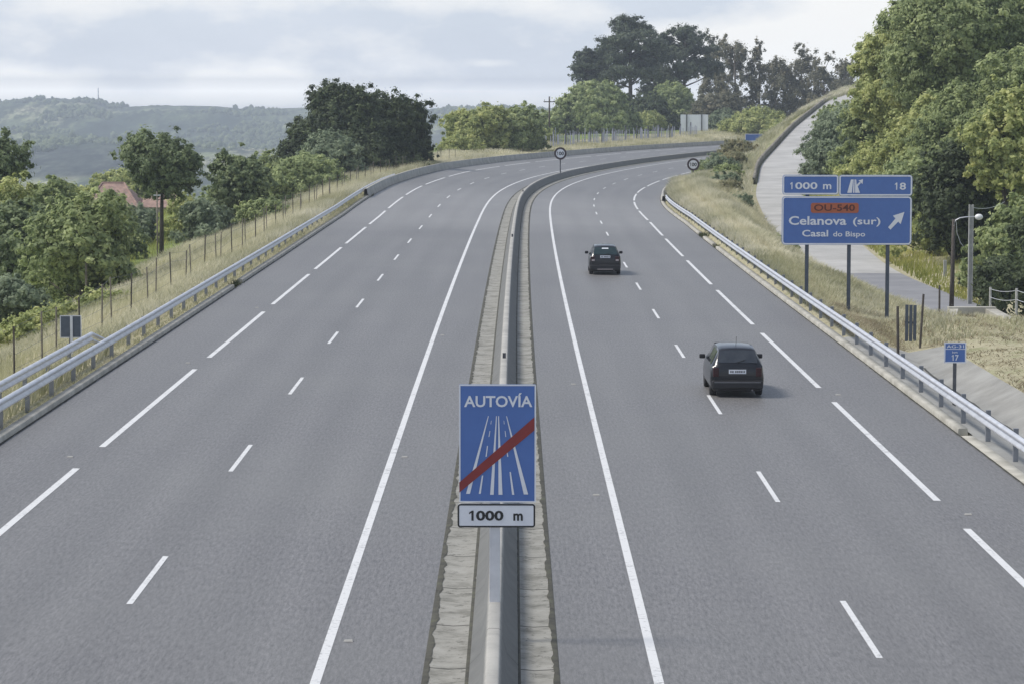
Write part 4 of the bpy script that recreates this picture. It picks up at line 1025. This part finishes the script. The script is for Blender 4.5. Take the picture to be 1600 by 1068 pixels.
def lobes_round(g, w, h, n, loose=False):
    L = []
    for i in range(n):
        while True:
            p = g.uniform(-1, 1, 3)
            if .15 < np.linalg.norm(p) < (1.0 if loose else .8): break
        r = g.uniform(.26, .46) if not loose else g.uniform(.16, .28)
        L.append((p[0] * w * .5 * .78, p[1] * w * .5 * .78, p[2] * h * .5 * .74, r * w * .5, r * w * .5 * g.uniform(.7, .95)))
    if not loose: L.append((0, 0, 0, w * .30, h * .32))
    return L
TREES = 0
def tree(name, px, Y, wpx, top, bot, kind, leaf, label, cat='tree', size=.16, dens=1.0, crown_bot=None, seed=None, group=None, depth=1.0, nl=None, trunk_r=None, base_z=None):
    """px centre column, Y distance, crown width / top / foot rows as the photo shows them"""
    global TREES; TREES += 1
    g = np.random.default_rng(zlib.crc32(label.encode()) if seed is None else seed)
    X, Zt = survey(px, top, Y); w = wpx * Y / F
    zg = gz(X, Y) if base_z is None else base_z
    if kind in ('round', 'shrub', 'loose'): w *= 1.17; Zt += (Zt - zg) * .03
    if kind in ('pine', 'euc'): w *= 1.03 if kind == 'pine' else 1.12
    _, Zc = survey(px, crown_bot if crown_bot is not None else bot, Y)
    if crown_bot is None: Zc = max(min(Zc, Zt - .5), zg - .2) if kind != 'pine' else Zc
    h = Zt - Zc; cz_ = (Zt + Zc) / 2 - zg
    t = empty(name, (X, Y, zg), g.uniform(0, 6.28), label, cat, group)
    C, R, B = [], [], []
    if kind in ('round', 'shrub', 'loose'):
        L = lobes_round(g, w, h, nl or (13 if kind != 'shrub' else 9), kind == 'loose')
        if kind == 'shrub':
            L += [(g.uniform(-.4, .4) * w, g.uniform(-.4, .4) * w, -h * .32, w * .22, h * .2) for _ in range(5)]
        for lx, ly, lz, lr, lh in L:
            area = 4 * math.pi * lr * lr
            nc = max(8, int(area / (.46 if w > 5 else .28) * (1.0 if kind != 'loose' else .7)))
            q = g.normal(0, 1, (nc, 3)); q /= np.linalg.norm(q, axis=1)[:, None]
            rr = np.where(g.uniform(0, 1, nc) < .30, g.uniform(1.05, 1.42, nc), g.uniform(.55, 1.06, nc)); out_ = rr > 1.05; rr = rr[:, None]
            C.append(np.array([lx, ly, lz + cz_]) + q * rr * np.array([lr, lr, max(lh, lr * .7)])); R.append((np.full(nc, lr * .22 + .10)) * g.uniform(.6, 1.3, nc) * np.where(out_, .62, 1.0))
            B.append((lx, ly, lz + cz_))
        flat = .8
    elif kind == 'pine':
        nlay = 10
        for i in range(nlay):
            f = i / (nlay - 1); zz = Zc - zg + h * (.04 + .92 * f); rad = w * .5 * math.sin(math.pi * (.30 + .64 * f)) ** .8
            nb_ = g.integers(4, 7) if f < .85 else 4
            for j in range(nb_):
                an = g.uniform(0, 6.28); rr = rad * g.uniform(.35, 1.0)
                c = np.array([rr * math.cos(an), rr * math.sin(an), zz + g.normal(0, h * .05)])
                nc = 16; q = g.normal(0, 1, (nc, 3)) * np.array([w * .075, w * .075, h * .036]); C.append(c + q); R.append(g.uniform(.030, .06, nc) * w); B.append(tuple(c))
        flat = .85
    elif kind == 'euc':
        nst = 9
        for i in range(nst):
            f = i / (nst - 1); zz = Zc - zg + h * (.03 + .95 * f); rad = w * .5 * (math.sin(math.pi * (.18 + .74 * f)) ** .7)
            for j in range(4):
                an = g.uniform(0, 6.28); rr = rad * g.uniform(.2, .95)
                c = np.array([rr * math.cos(an), rr * math.sin(an), zz + g.normal(0, h * .05)])
                nc = 8; q = g.normal(0, 1, (nc, 3)) * np.array([w * .085, w * .085, h * .045]); C.append(c + q); R.append(g.uniform(.045, .085, nc) * w); B.append(tuple(c))
        flat = 1.25
    C = np.concatenate(C); R = np.concatenate(R)
    C[:, 1] *= depth
    keep = C[:, 2] > .05; C, R = C[keep], R[keep]
    # cover clump surface: number of leaves from clump area
    n_per = int(np.clip(dens * 2.4 * float(np.mean(R)) ** 2 * 4 / (size * size * 1.1), 14, 90))
    V, Fa, ti = leaf_cloud(C, R, n_per, size, g, flat, ctr=np.array([0, 0, cz_]))
    mesh_np('crown', V, Fa, M[leaf], t, 4, False, None, ti)
    # trunk and limbs
    tr = trunk_r or max(.08, w * .028)
    mb = MB(); topz = cz_ if kind in ('round', 'loose', 'shrub') else (Zt - zg) * .96
    bend = g.normal(0, .05 * w, 2)
    mb.tube([(0, 0, -.4), (bend[0] * .3, bend[1] * .3, topz * .4), (bend[0] * .7, bend[1] * .7, topz * .75), (bend[0], bend[1], topz)], [tr * 1.35, tr, tr * .75, tr * .35], 8)
    for b in (B if len(B) < 22 or kind == 'pine' else [B[i] for i in g.choice(len(B), 20, replace=False)]):
        z0_ = max(.3, min(b[2] - .12 * h - .25 * math.hypot(b[0], b[1]), topz * .95)); f = z0_ / max(topz, .1)
        s0 = (bend[0] * f, bend[1] * f, z0_)
        mid = (s0[0] * .5 + b[0] * .5, s0[1] * .5 + b[1] * .5 * depth, z0_ * .45 + b[2] * .55 - .03 * h)
        mb.tube([s0, mid, (b[0], b[1] * depth, b[2])], [tr * .45, tr * .3, tr * .12], 5)
    mb.build('trunk', M['bark_pale'] if kind == 'euc' else M['bark'], t, smooth=True)
    return t

# left of the road, near to far
tree('bushy_tree', 128, 152, 165, 286, 478, 'shrub', 'leaf_mid', 'broad bushy green tree behind the fence at far left, in front of the red roof', size=.14, nl=15)
tree('bushy_tree', 40, 162, 150, 300, 470, 'shrub', 'leaf_dark', 'dark green bushy tree at the left margin, beside the broad bushy one', size=.15, nl=12)
tree('bushy_tree', 12, 178, 120, 262, 400, 'round', 'leaf_light', 'yellowish small tree at the left margin under the taller tree', size=.14)
tree('shrub', 20, 128, 110, 432, 500, 'shrub', 'leaf_blue', 'low grey-green shrub at the left margin above the dry grass', 'shrub', size=.10)
tree('shrub', 95, 126, 90, 470, 515, 'shrub', 'leaf_light', 'low pale bramble behind the grey sign back', 'shrub', size=.09)
tree('shrub', 160, 128, 90, 462, 500, 'shrub', 'leaf_light', 'low yellow-green bramble right of the grey sign back, below the bushy tree', 'shrub', size=.09)
tree('shrub', 45, 118, 90, 500, 550, 'shrub', 'leaf_light', 'low tuft of green weeds in the grass at the left margin', 'shrub', size=.08)
tree('broadleaf_tree', -8, 205, 118, 214, 400, 'round', 'leaf_dark', 'tall dark tree cut by the left edge of the picture', size=.14, crown_bot=330)
tree('broadleaf_tree', 250, 212, 132, 196, 410, 'round', 'leaf_dark', 'round-crowned dark tree with a bare trunk, right of the red roof', size=.14, crown_bot=322, trunk_r=.15, nl=15, dens=.7)
tree('bushy_tree', 215, 236, 80, 318, 400, 'shrub', 'leaf_blue', 'grey-green bush under the red roof', size=.15)
tree('bushy_tree', 287, 224, 60, 300, 372, 'shrub', 'leaf_light', 'pale yellow-green bush right of the bare trunk', size=.13)
tree('bushy_tree', 325, 208, 88, 305, 386, 'shrub', 'leaf_blue', 'rounded grey-green bush at the edge of the small green field', size=.14)
tree('bushy_tree', 110, 245, 90, 285, 350, 'shrub', 'leaf_light', 'yellow-green treetop showing left of the red roof', size=.16)
tree('broadleaf_tree', 190, 360, 110, 272, 330, 'shrub', 'leaf_light', 'pale green treetop rising behind the red roof', size=.2)
tree('bushy_tree', 170, 215, 90, 298, 400, 'shrub', 'leaf_mid', 'green bush half hiding the eaves of the red roof', size=.15)
tree('bushy_tree', 70, 215, 110, 285, 380, 'shrub', 'leaf_mid', 'dense green bush between the left margin tree and the red roof', size=.16)
tree('bushy_tree', 340, 246, 80, 285, 365, 'shrub', 'leaf_mid', 'green bush behind the upright dense tree', size=.15)
tree('bushy_tree', 420, 300, 90, 238, 300, 'shrub', 'leaf_mid', 'green tree in the hollow left of the big oak', size=.18)
tree('broadleaf_tree', 366, 218, 104, 207, 372, 'round', 'leaf_dark', 'upright dense green tree standing right of the round-crowned one', size=.16, nl=16)
tree('bushy_tree', 395, 222, 70, 290, 372, 'shrub', 'leaf_oak', 'dark bush at the foot of the upright dense tree', size=.14)
tree('shrub', 415, 205, 80, 318, 356, 'shrub', 'leaf_mid', 'low green hedge above the fence left of the big oak', 'shrub', size=.11)
tree('bushy_tree', 432, 240, 84, 262, 345, 'shrub', 'leaf_mid', 'green bush between the upright tree and the big oak', size=.15)
tree('bushy_tree', 408, 262, 70, 262, 320, 'shrub', 'leaf_light', 'small pale tree seen in the gap left of the big oak', size=.14)
tree('bushy_tree', 487, 258, 110, 238, 322, 'shrub', 'leaf_mid', 'light green bush at the left foot of the big oak', size=.15)
tree('oak_tree', 528, 300, 130, 124, 285, 'round', 'leaf_oak', 'big dark oak, left and taller of the joined pair beside the bend', size=.16, crown_bot=280, nl=24, trunk_r=.4)
tree('oak_tree', 606, 305, 124, 134, 280, 'round', 'leaf_oak', 'big dark oak, right half of the joined pair beside the bend', size=.16, crown_bot=275, nl=22, trunk_r=.38)
tree('bushy_tree', 520, 288, 90, 205, 285, 'shrub', 'leaf_blue', 'grey-green bush in front of the big oaks', size=.16)
tree('bushy_tree', 570, 296, 110, 200, 280, 'shrub', 'leaf_oak', 'dark undergrowth joining the two big oaks at their feet', size=.17)
tree('bushy_tree', 470, 296, 70, 190, 290, 'shrub', 'leaf_oak', 'dark bush at the left flank of the big oaks', size=.17)
tree('bushy_tree', 648, 310, 56, 200, 258, 'shrub', 'leaf_oak', 'dark small tree at the right foot of the big oaks', size=.15)
tree('bushy_tree', 752, 388, 100, 168, 240, 'shrub', 'leaf_light', 'sunny yellow-green bush left of the pair beyond the bend', size=.18)
tree('bushy_tree', 815, 392, 92, 167, 236, 'shrub', 'leaf_mid', 'darker green bush right of the pair beyond the bend', size=.18)
tree('shrub', 708, 372, 44, 206, 242, 'shrub', 'leaf_light', 'small yellow-green shrub left of the bushes beyond the bend', 'shrub', size=.14)
tree('shrub', 852, 440, 44, 205, 224, 'shrub', 'leaf_light', 'low pale shrub at the foot of the lone utility pole', 'shrub', size=.15)
# wood beyond the bend
tree('bushy_tree', 925, 560, 112, 124, 212, 'shrub', 'leaf_mid', 'broad light green tree in front of the tallest pines', size=.28, nl=14)
tree('bushy_tree', 886, 570, 40, 150, 212, 'shrub', 'leaf_oak', 'dark narrow tree at the left end of the wood', size=.26)
tree('pine_tree', 916, 650, 56, 78, 215, 'pine', 'leaf_pine', 'leaning dark pine at the left of the pine group', size=.24, crown_bot=128, trunk_r=.35)
tree('pine_tree', 985, 640, 110, 33, 215, 'pine', 'leaf_pine', 'tallest dark pine of the wood beyond the bend', size=.24, crown_bot=120, trunk_r=.45)
tree('pine_tree', 950, 660, 64, 66, 215, 'pine', 'leaf_pine', 'dark pine filling the gap left of the tallest pine', size=.24, crown_bot=140, trunk_r=.4)
tree('pine_tree', 1068, 650, 100, 45, 215, 'pine', 'leaf_pine', 'flat-topped dark pine right of the tallest pine', size=.24, crown_bot=122, trunk_r=.42)
tree('pine_tree', 1024, 670, 60, 104, 215, 'pine', 'leaf_pine', 'lower dark pine between the two tall pines', size=.24, crown_bot=145, trunk_r=.35)
tree('bushy_tree', 1005, 600, 80, 150, 212, 'shrub', 'leaf_oak', 'dark undergrowth tree below the tallest pine', size=.28)
tree('bushy_tree', 1050, 615, 90, 140, 208, 'shrub', 'leaf_mid', 'olive green tree behind the blank sign back', size=.28)
tree('bushy_tree', 1118, 600, 80, 140, 212, 'shrub', 'leaf_euc', 'olive brown tree just right of the blank sign back', size=.28)
tree('shrub', 1005, 590, 60, 185, 214, 'shrub', 'leaf_light', 'pale green shrub above the paling fence', 'shrub', size=.22)
tree('shrub', 1134, 590, 60, 180, 212, 'shrub', 'leaf_blue', 'grey shrub right of the blank sign back', 'shrub', size=.22)
tree('shrub', 1185, 560, 95, 186, 214, 'shrub', 'leaf_light', 'bright yellow-green thicket above the distant blue sign', 'shrub', size=.22)
for px, wp, tp, lab in ((1118, 50, 70, 'gum tree next to the flat-topped pine'), (1150, 54, 68, 'reddish gum tree, first of the pair right of the pines'), (1186, 34, 72, 'narrow pointed gum tree standing clear on the skyline'),
                        (1213, 50, 100, 'olive gum tree right of the narrow pointed one'), (1258, 50, 86, 'dark gum tree with a pointed top over the ramp'), (1235, 44, 112, 'low dark gum tree between the olive and the pointed one'),
                        (1290, 46, 104, 'gum tree leaning over the ramp crest'), (1322, 44, 97, 'last pale gum tree beside the big leafy trees')):
    tree('eucalyptus_tree', px, 655 + (px % 7) * 3, wp * 1.15, tp, 215, 'euc', 'leaf_euc', lab, size=.24, crown_bot=190, trunk_r=.25, group='gum trees along the skyline')
# right of the lane
tree('broadleaf_tree', 1425, 236, 190, 18, 300, 'round', 'leaf_light', 'tall yellow-green tree overhanging the ramp, leftmost of the big right-hand trees', size=.15, crown_bot=250, nl=26, trunk_r=.3)
tree('broadleaf_tree', 1378, 262, 105, 60, 300, 'loose', 'leaf_light', 'loose leafy branch-topped tree at the ramp crest, left edge of the big trees', size=.18, crown_bot=225, nl=14, trunk_r=.2)
tree('broadleaf_tree', 1510, 228, 220, -75, 300, 'round', 'leaf_mid', 'tallest green tree at upper right, cut by the top of the picture', size=.16, crown_bot=215, nl=28, trunk_r=.35)
tree('broadleaf_tree', 1620, 232, 200, -50, 300, 'round', 'leaf_mid', 'green tree cut by the upper right corner', size=.16, crown_bot=240, nl=24, trunk_r=.35)
tree('bushy_tree', 1330, 285, 122, 162, 258, 'shrub', 'leaf_blue', 'dark grey-green bush beside the pale ramp', size=.15, nl=12)
tree('bushy_tree', 1385, 235, 110, 225, 320, 'shrub', 'leaf_light', 'pale green bush directly above the direction sign', size=.15)
tree('bushy_tree', 1430, 200, 110, 220, 400, 'shrub', 'leaf_mid', 'green bush behind the right end of the direction sign', size=.15, nl=12)
tree('broadleaf_tree', 1492, 176, 140, 185, 470, 'round', 'leaf_oak', 'dark ivy-clad tree behind the street lamp', size=.15, crown_bot=452, nl=22)
tree('bushy_tree', 1540, 186, 120, 240, 460, 'shrub', 'leaf_oak', 'dark tree filling the gap behind the concrete pole', size=.15, nl=14)
tree('broadleaf_tree', 1578, 172, 140, 108, 460, 'round', 'leaf_light', 'sunlit yellow-green tree at the right margin above the wire fence', size=.16, crown_bot=330, nl=20)
tree('bushy_tree', 1590, 156, 110, 300, 490, 'shrub', 'leaf_mid', 'green bush at the right margin behind the wire fence', size=.14, nl=12)
tree('bushy_tree', 1535, 160, 70, 440, 490, 'shrub', 'leaf_oak', 'low dark bush behind the coping of the mound', size=.12)
tree('bushy_tree', 1640, 140, 130, 280, 520, 'shrub', 'leaf_oak', 'dark bush cut by the right edge of the picture', size=.14, nl=12)
tree('bushy_tree', 1440, 218, 140, 140, 330, 'shrub', 'leaf_light', 'yellow-green leafy bush filling in below the tall overhanging tree', size=.14, nl=14)
tree('bushy_tree', 1505, 208, 150, 110, 390, 'shrub', 'leaf_mid', 'tall dense green bush between the overhanging tree and the right margin tree', size=.14, nl=16)
tree('bushy_tree', 1362, 250, 96, 128, 292, 'shrub', 'leaf_mid', 'green bush rising behind the dark bush beside the ramp', size=.16, nl=12)
tree('bushy_tree', 1595, 205, 150, 50, 400, 'shrub', 'leaf_mid', 'dense green bush high at the right margin', size=.14, nl=16)
tree('bushy_tree', 1306, 330, 60, 150, 215, 'shrub', 'leaf_mid', 'small green bush at the far end of the ramp', size=.16)
tree('bushy_tree', 1300, 262, 70, 225, 275, 'shrub', 'leaf_blue', 'low grey-green bush at the right edge of the ramp', size=.13)
tree('bushy_tree', 1455, 182, 90, 260, 440, 'shrub', 'leaf_light', 'pale leafy bush left of the ivy-clad tree', size=.14, nl=12)
tree('bushy_tree', 1565, 152, 90, 380, 490, 'shrub', 'leaf_oak', 'dark bush between the concrete pole and the right margin', size=.12)
tree('broadleaf_tree', 1740, 225, 210, -20, 330, 'round', 'leaf_mid', 'green tree continuing the wood beyond the right edge, left of the last one', size=.17, crown_bot=270, nl=18, trunk_r=.3)
tree('broadleaf_tree', 1880, 215, 210, 10, 360, 'round', 'leaf_light', 'last yellow-green tree of the wood, beyond the right edge of the picture', size=.17, crown_bot=290, nl=18, trunk_r=.3)
tree('bushy_tree', 1720, 160, 140, 250, 490, 'shrub', 'leaf_mid', 'green bush beyond the right edge behind the wire fence', size=.15, nl=12)
# shrubs on the bank between motorway and ramp
for i, (s, u, w, h, lf, lab) in enumerate((
        (316, 16.2, 3.4, 1.5, 'leaf_blue', 'grey-green broom bush behind the right speed limit sign'),
        (326, 18.0, 4.0, 1.8, 'leaf_weedy', 'brownish broom bush on the bank, above the speed limit sign'),
        (337, 15.6, 4.0, 1.3, 'leaf_weedy', 'wide broom bush low on the bank beyond the speed limit sign'),
        (354, 16.6, 3.8, 1.2, 'leaf_blue', 'rounded grey broom bush half way along the bank'),
        (304, 18.6, 3.2, 1.5, 'leaf_weedy', 'brown bush by the start of the ramp parapet'),
        (290, 17.4, 3.6, 1.5, 'leaf_blue', 'grey bush at the crest of the grassy bank'),
        (276, 18.2, 2.8, 1.2, 'leaf_mid', 'green bush at the edge of the ramp, left of its parapet end'),
        (258, 17.8, 2.6, 1.1, 'leaf_blue', 'small grey shrub at the top of the grass bank beside the ramp'),
        (240, 17.4, 2.4, 1.1, 'leaf_weedy', 'small brown shrub on the grass bank beside the ramp'),
        (222, 17.2, 2.2, 1.0, 'leaf_blue', 'lowest grey shrub along the ramp edge above the guardrail'),
        (192, 17.8, 2.2, 1.0, 'leaf_mid', 'small shrub hard against the left side of the direction sign'),
        (306, 16.0, 2.6, 1.2, 'leaf_mid', 'small green bush in the grass just right of the speed limit post'))):
    P = RD(s, u); z = float(terrain_su([s], [u])[0]); k_ = F / P[1]
    px = 800 + P[0] * k_; y0 = 143.2 + (CAMZ - z) * k_
    tree('shrub', px, P[1], w * k_, y0 - h * k_, y0, 'shrub', lf, lab, 'shrub', size=.11, group='shrubs on the bank beside the ramp')

# ------------------------------------------------------------------ grass
def blades(name, s, u, hmin, hmax, wid, m, label, lean=.35, tb=.5, seed=1, patch=True):
    g = np.random.default_rng(seed); N = len(s)
    P = RD(s, u); P[:, 2] = terrain_su(s, u) - .03
    pt = vnoise(P[:, 0] / 1.7, P[:, 1] / 3.1, seed, 4)
    h = g.uniform(hmin, hmax, N) * (1 + .22 * np.clip(pt, -1.5, 1.5) if patch else 1)
    an = g.uniform(0, 6.28, N); a = np.stack([np.cos(an), np.sin(an), np.zeros(N)], 1)
    ln = g.normal(0, lean, (N, 2)); ln[:, 0] += .12
    tip = P + np.stack([ln[:, 0] * h, ln[:, 1] * h, h], 1)
    midp = P + np.stack([ln[:, 0] * h * .3, ln[:, 1] * h * .3, h * .6], 1)
    w = wid * g.uniform(.6, 1.4, N)[:, None]
    V = np.stack([P - a * w, P + a * w, midp + a * w * .8, tip, midp - a * w * .8], 1).reshape(-1, 3)
    i = np.arange(N) * 5
    tri = np.stack([np.stack([i, i + 1, i + 2, i + 4], 1), np.stack([i + 4, i + 2, i + 3, i + 3], 1)], 1)
    me = bpy.data.meshes.new(name)
    me.vertices.add(len(V)); me.vertices.foreach_set('co', V.astype(np.float32).ravel())
    lo = np.stack([i, i + 1, i + 2, i + 4, i + 4, i + 2, i + 3], 1).ravel().astype(np.int32)
    me.loops.add(len(lo)); me.loops.foreach_set('vertex_index', lo)
    me.polygons.add(2 * N); ls = np.stack([np.arange(N) * 7, np.arange(N) * 7 + 4], 1).ravel().astype(np.int32); me.polygons.foreach_set('loop_start', ls)
    ti = np.clip(tb + .28 * vnoise(P[:, 0] / 4.3, P[:, 1] / 7.1, seed + 50, 3) + g.normal(0, .17, N), 0, 1)
    ti = np.clip(ti + np.where(g.uniform(0, 1, N) < .12, -.45, 0), 0, 1)
    at = me.attributes.new('tint', 'FLOAT', 'POINT'); at.data.foreach_set('value', np.repeat(ti, 5).astype(np.float32))
    me.update(); me.validate(); me.materials.append(m)
    o = bpy.data.objects.new(name, me); COL.objects.link(o)
    return tag(o, label, 'grass', kind='stuff')
def scat(n, s0, s1, u0, u1, seed, near=True):
    g = np.random.default_rng(seed); t = g.uniform(0, 1, n)
    s = s0 + (s1 - s0) * (t ** 1.25 if near else t)
    return s, g.uniform(u0, u1, n)
def ground_far(s, u):
    P = RD(s, u); D = np.hypot(P[:, 0][:, None] - RP[:, 0], P[:, 1][:, None] - RP[:, 1]); j = D.argmin(1)
    return D[np.arange(len(j)), j] > RP[j, 3] + .45
s, u = scat(115000, 48, 345, -24.5, -12.85, 11); blades('tall_grass', s, u, .35, 1.05, .017, M['straw'], 'tall dry straw-coloured grass on the left verge', seed=11, tb=.47)
s, u = scat(26000, 330, 620, -24, -12.6, 12, False); blades('tall_grass', s, u, .3, .9, .04, M['straw'], 'dry grass above the far parapet beyond the bend', seed=12, tb=.42)
s, u = scat(62000, 116, 300, 12.6, 18.6, 13, False); blades('tall_grass', s, u, .35, 1.0, .022, M['straw'], 'tall dry grass on the bank behind the right guardrail', seed=13)
s, u = scat(30000, 295, 520, 12.8, 20.4, 14, False); blades('tall_grass', s, u, .3, .9, .035, M['straw'], 'mixed grass on the steep bank below the ramp', seed=14, tb=.25)
s, u = scat(11000, 225, 375, 17.0, 21.0, 26, False); k = ground_far(s, u); s, u = s[k], u[k]; blades('tall_grass', s, u, .25, .8, .028, M['straw'], 'dry grass along the left edge of the pale ramp', seed=26, tb=.4)
s, u = scat(16000, 370, 520, 17.4, 20.2, 24, False); blades('tall_grass', s, u, .5, 1.2, .035, M['straw'], 'tall pale grass along the top of the bank beside the ramp parapet', seed=24, tb=.6)
s, u = scat(16000, 104.5, 150, 12.8, 20.5, 25, False); blades('tall_grass', s, u, .18, .55, .02, M['straw'], 'dry grass on the slope between direction sign and lane', seed=25, tb=.4)
s, u = scat(30000, 150, 260, 24.2, 36, 15, False); blades('tall_grass', s, u, .3, .85, .026, M['green_grass'], 'sunlit yellow-green grass on the slope right of the lane', seed=15)
s, u = scat(36000, 60, 124, 15.6, 32, 16, False)
k = ~((s < 104) & (u < 16.0)); s, u = s[k], u[k]
blades('cut_straw', s, u, .06, .16, .018, M['cut_straw'], 'flattened cut straw covering the mound on the right', 1.6, .42, 16)
s, u = scat(9000, 103.5, 122, 12.7, 16.2, 17, False); blades('cut_straw', s, u, .08, .3, .016, M['cut_straw'], 'short dry grass between guardrail and mound', .9, .45, 17)
s, u = scat(9000, 48, 262, KL - .95, KL - .26, 18); blades('verge_weeds', s, u, .05, .32, .014, M['straw'], 'scrubby weeds growing under the left guardrail', .6, .25, 18)
s, u = scat(2600, 100, 250, KR + .26, KR + .9, 19, False); blades('verge_weeds', s, u, .04, .22, .014, M['straw'], 'sparse weeds growing under the right guardrail', .6, .25, 19)
s, u = scat(26000, 50, 330, -42, -22, 20); blades('tall_grass', s, u, .25, .7, .03, M['green_grass'], 'rough green grass beyond the left fence', .4, .25, 20)
s = np.concatenate([np.random.default_rng(1).normal(180.5, 1.2, 350), np.random.default_rng(2).normal(167.5, .5, 90), np.random.default_rng(3).normal(127.3, .8, 120), np.random.default_rng(5).normal(231.5, 1.4, 220)])
u = np.concatenate([np.random.default_rng(6).normal(KR + .12, .10, 350), np.random.default_rng(7).normal(KR + .15, .08, 90), np.random.default_rng(8).normal(KL - .14, .08, 120), np.random.default_rng(9).normal(KL + .10, .12, 220)])
blades('verge_weeds', s, u, .12, .42, .016, M['weed'], 'dark weed tufts growing in the gaps of the kerbs', .5, .4, 21)

# ------------------------------------------------------------------ sky, sun, air
sun_dir = Vector((-.74, -.04, 1.0)).normalized()
w = bpy.data.worlds.new('World'); scene.world = w; w.use_nodes = True; t = w.node_tree; t.nodes.clear()
out = t.nodes.new('ShaderNodeOutputWorld'); bg = t.nodes.new('ShaderNodeBackground')
sky = t.nodes.new('ShaderNodeTexSky'); sky.sky_type = 'NISHITA'; sky.sun_disc = False
sky.sun_elevation = math.asin(sun_dir.z); sky.sun_rotation = math.atan2(sun_dir.x, sun_dir.y)
sky.altitude = 300; sky.air_density = 1.0; sky.dust_density = 2.0; sky.ozone_density = 1.0
tc = t.nodes.new('ShaderNodeTexCoord'); sep = t.nodes.new('ShaderNodeSeparateXYZ'); t.links.new(tc.outputs['Generated'], sep.inputs[0])
az = math_(t, 'ARCTAN2', sep.outputs[0], sep.outputs[1]); el = math_(t, 'ARCSINE', sep.outputs[2])
cmb = t.nodes.new('ShaderNodeCombineXYZ'); t.links.new(math_(t, 'MULTIPLY', az, 21.0), cmb.inputs[0]); t.links.new(math_(t, 'MULTIPLY', el, 44.0), cmb.inputs[1])
nz = noise(t, 1.0, 7, .58, cmb.outputs[0])
def blob(a0, e0, ra, re, amp):
    dx_ = math_(t, 'DIVIDE', math_(t, 'SUBTRACT', az, a0), ra); dy_ = math_(t, 'DIVIDE', math_(t, 'SUBTRACT', el, e0), re)
    d2 = math_(t, 'ADD', math_(t, 'MULTIPLY', dx_, dx_), math_(t, 'MULTIPLY', dy_, dy_))
    return math_(t, 'MULTIPLY', math_(t, 'EXPONENT', math_(t, 'MULTIPLY', d2, -1.0)), amp)
def azel(px, py): return (px - 800) / F, (143.2 - py) / F
acc = None
for px, py, rx, ry, am in ((430, 130, 60, 22, .46), (335, 130, 34, 18, .36), (35, 135, 95, 26, .50), (1230, 80, 170, 44, .50), (1390, 25, 140, 60, .34), (1060, 62, 90, 26, .14), (640, 2, 240, 18, .16), (180, 10, 200, 26, .12), (765, 100, 36, 8, .16), (430, 160, 480, 14, .22), (880, 18, 90, 18, .1)):
    a0, e0 = azel(px, py); b = blob(a0, e0, rx / F, ry / F, am); acc = b if acc is None else math_(t, 'ADD', acc, b)
cl = math_(t, 'ADD', math_(t, 'ADD', math_(t, 'MULTIPLY', nz, .62), .17), acc)
mask = ramp(t, cl, [(.49, 0.0), (.58, .5), (.72, 1.0)])
veil = ramp(t, noise(t, .45, 5, .6, cmb.outputs[0]), [(.30, .0), (.75, 1.0)])
SKY = .10
hor = math_(t, 'EXPONENT', math_(t, 'MULTIPLY', math_(t, 'ABSOLUTE', el), -2.2))
base = mix(t, math_(t, 'ADD', math_(t, 'MULTIPLY', hor, .62), .12), sky.outputs[0], (6.2, 7.0, 8.4))
base = mix(t, math_(t, 'MULTIPLY', math_(t, 'MULTIPLY', veil, hor), .45), base, (7.6, 8.0, 8.7))
ael = math_(t, 'ABSOLUTE', el)
base = mix(t, math_(t, 'EXPONENT', math_(t, 'MULTIPLY', ael, -210.0)), base, (13.2, 13.5, 14.0))
cloud = mix(t, math_(t, 'EXPONENT', math_(t, 'MULTIPLY', ael, -150.0)), (8.5, 8.5, 8.4), (17.5, 17.4, 16.9))
colr = mix(t, math_(t, 'MULTIPLY', mask, .9), base, cloud)
t.links.new(colr, bg.inputs[0]); bg.inputs[1].default_value = SKY
t.links.new(bg.outputs[0], out.inputs[0])

sl = bpy.data.lights.new('sun', 'SUN'); sl.energy = 2.6; sl.angle = math.radians(13.0); sl.color = (1.0, .96, .90)
so = bpy.data.objects.new('sun', sl); COL.objects.link(so); so.rotation_euler = sun_dir.to_track_quat('Z', 'Y').to_euler(); so.location = (-60, 80, 90)

# the air
hm = bpy.data.materials.new('haze'); hm.use_nodes = True; ht = hm.node_tree; ht.nodes.clear()
ho = ht.nodes.new('ShaderNodeOutputMaterial'); pv = ht.nodes.new('ShaderNodeVolumePrincipled')
pv.inputs['Color'].default_value = (.82, .90, 1.0, 1); pv.inputs['Density'].default_value = .00022; pv.inputs['Anisotropy'].default_value = 0
ht.links.new(pv.outputs[0], ho.inputs['Volume'])
hz_ = MB().box(-2600, 2600, -500, 5900, -73, 33).build('haze', hm); tag(hz_, 'thin pale summer haze over the valley', 'haze', kind='stuff')

# ------------------------------------------------------------------ camera, view
cam = bpy.data.cameras.new('camera'); cam.sensor_width = 36; cam.lens = F / W0 * 36; cam.clip_start = .5; cam.clip_end = 30000
co = bpy.data.objects.new('camera', cam); COL.objects.link(co)
co.matrix_world = Matrix.Translation((0, 0, CAMZ)) @ Matrix.Rotation(math.pi / 2 - PITCH, 4, 'X') @ Matrix.Rotation(ROLL, 4, 'Z')
scene.camera = co
scene.view_settings.view_transform = 'Standard'; scene.view_settings.look = 'None'; scene.view_settings.gamma = 1; scene.view_settings.exposure = .28
scene.cycles.volume_bounces = 0; scene.cycles.max_bounces = 9; scene.cycles.diffuse_bounces = 6; scene.cycles.transmission_bounces = 6; scene.cycles.transparent_max_bounces = 8
scene.cycles.volume_step_rate = 4
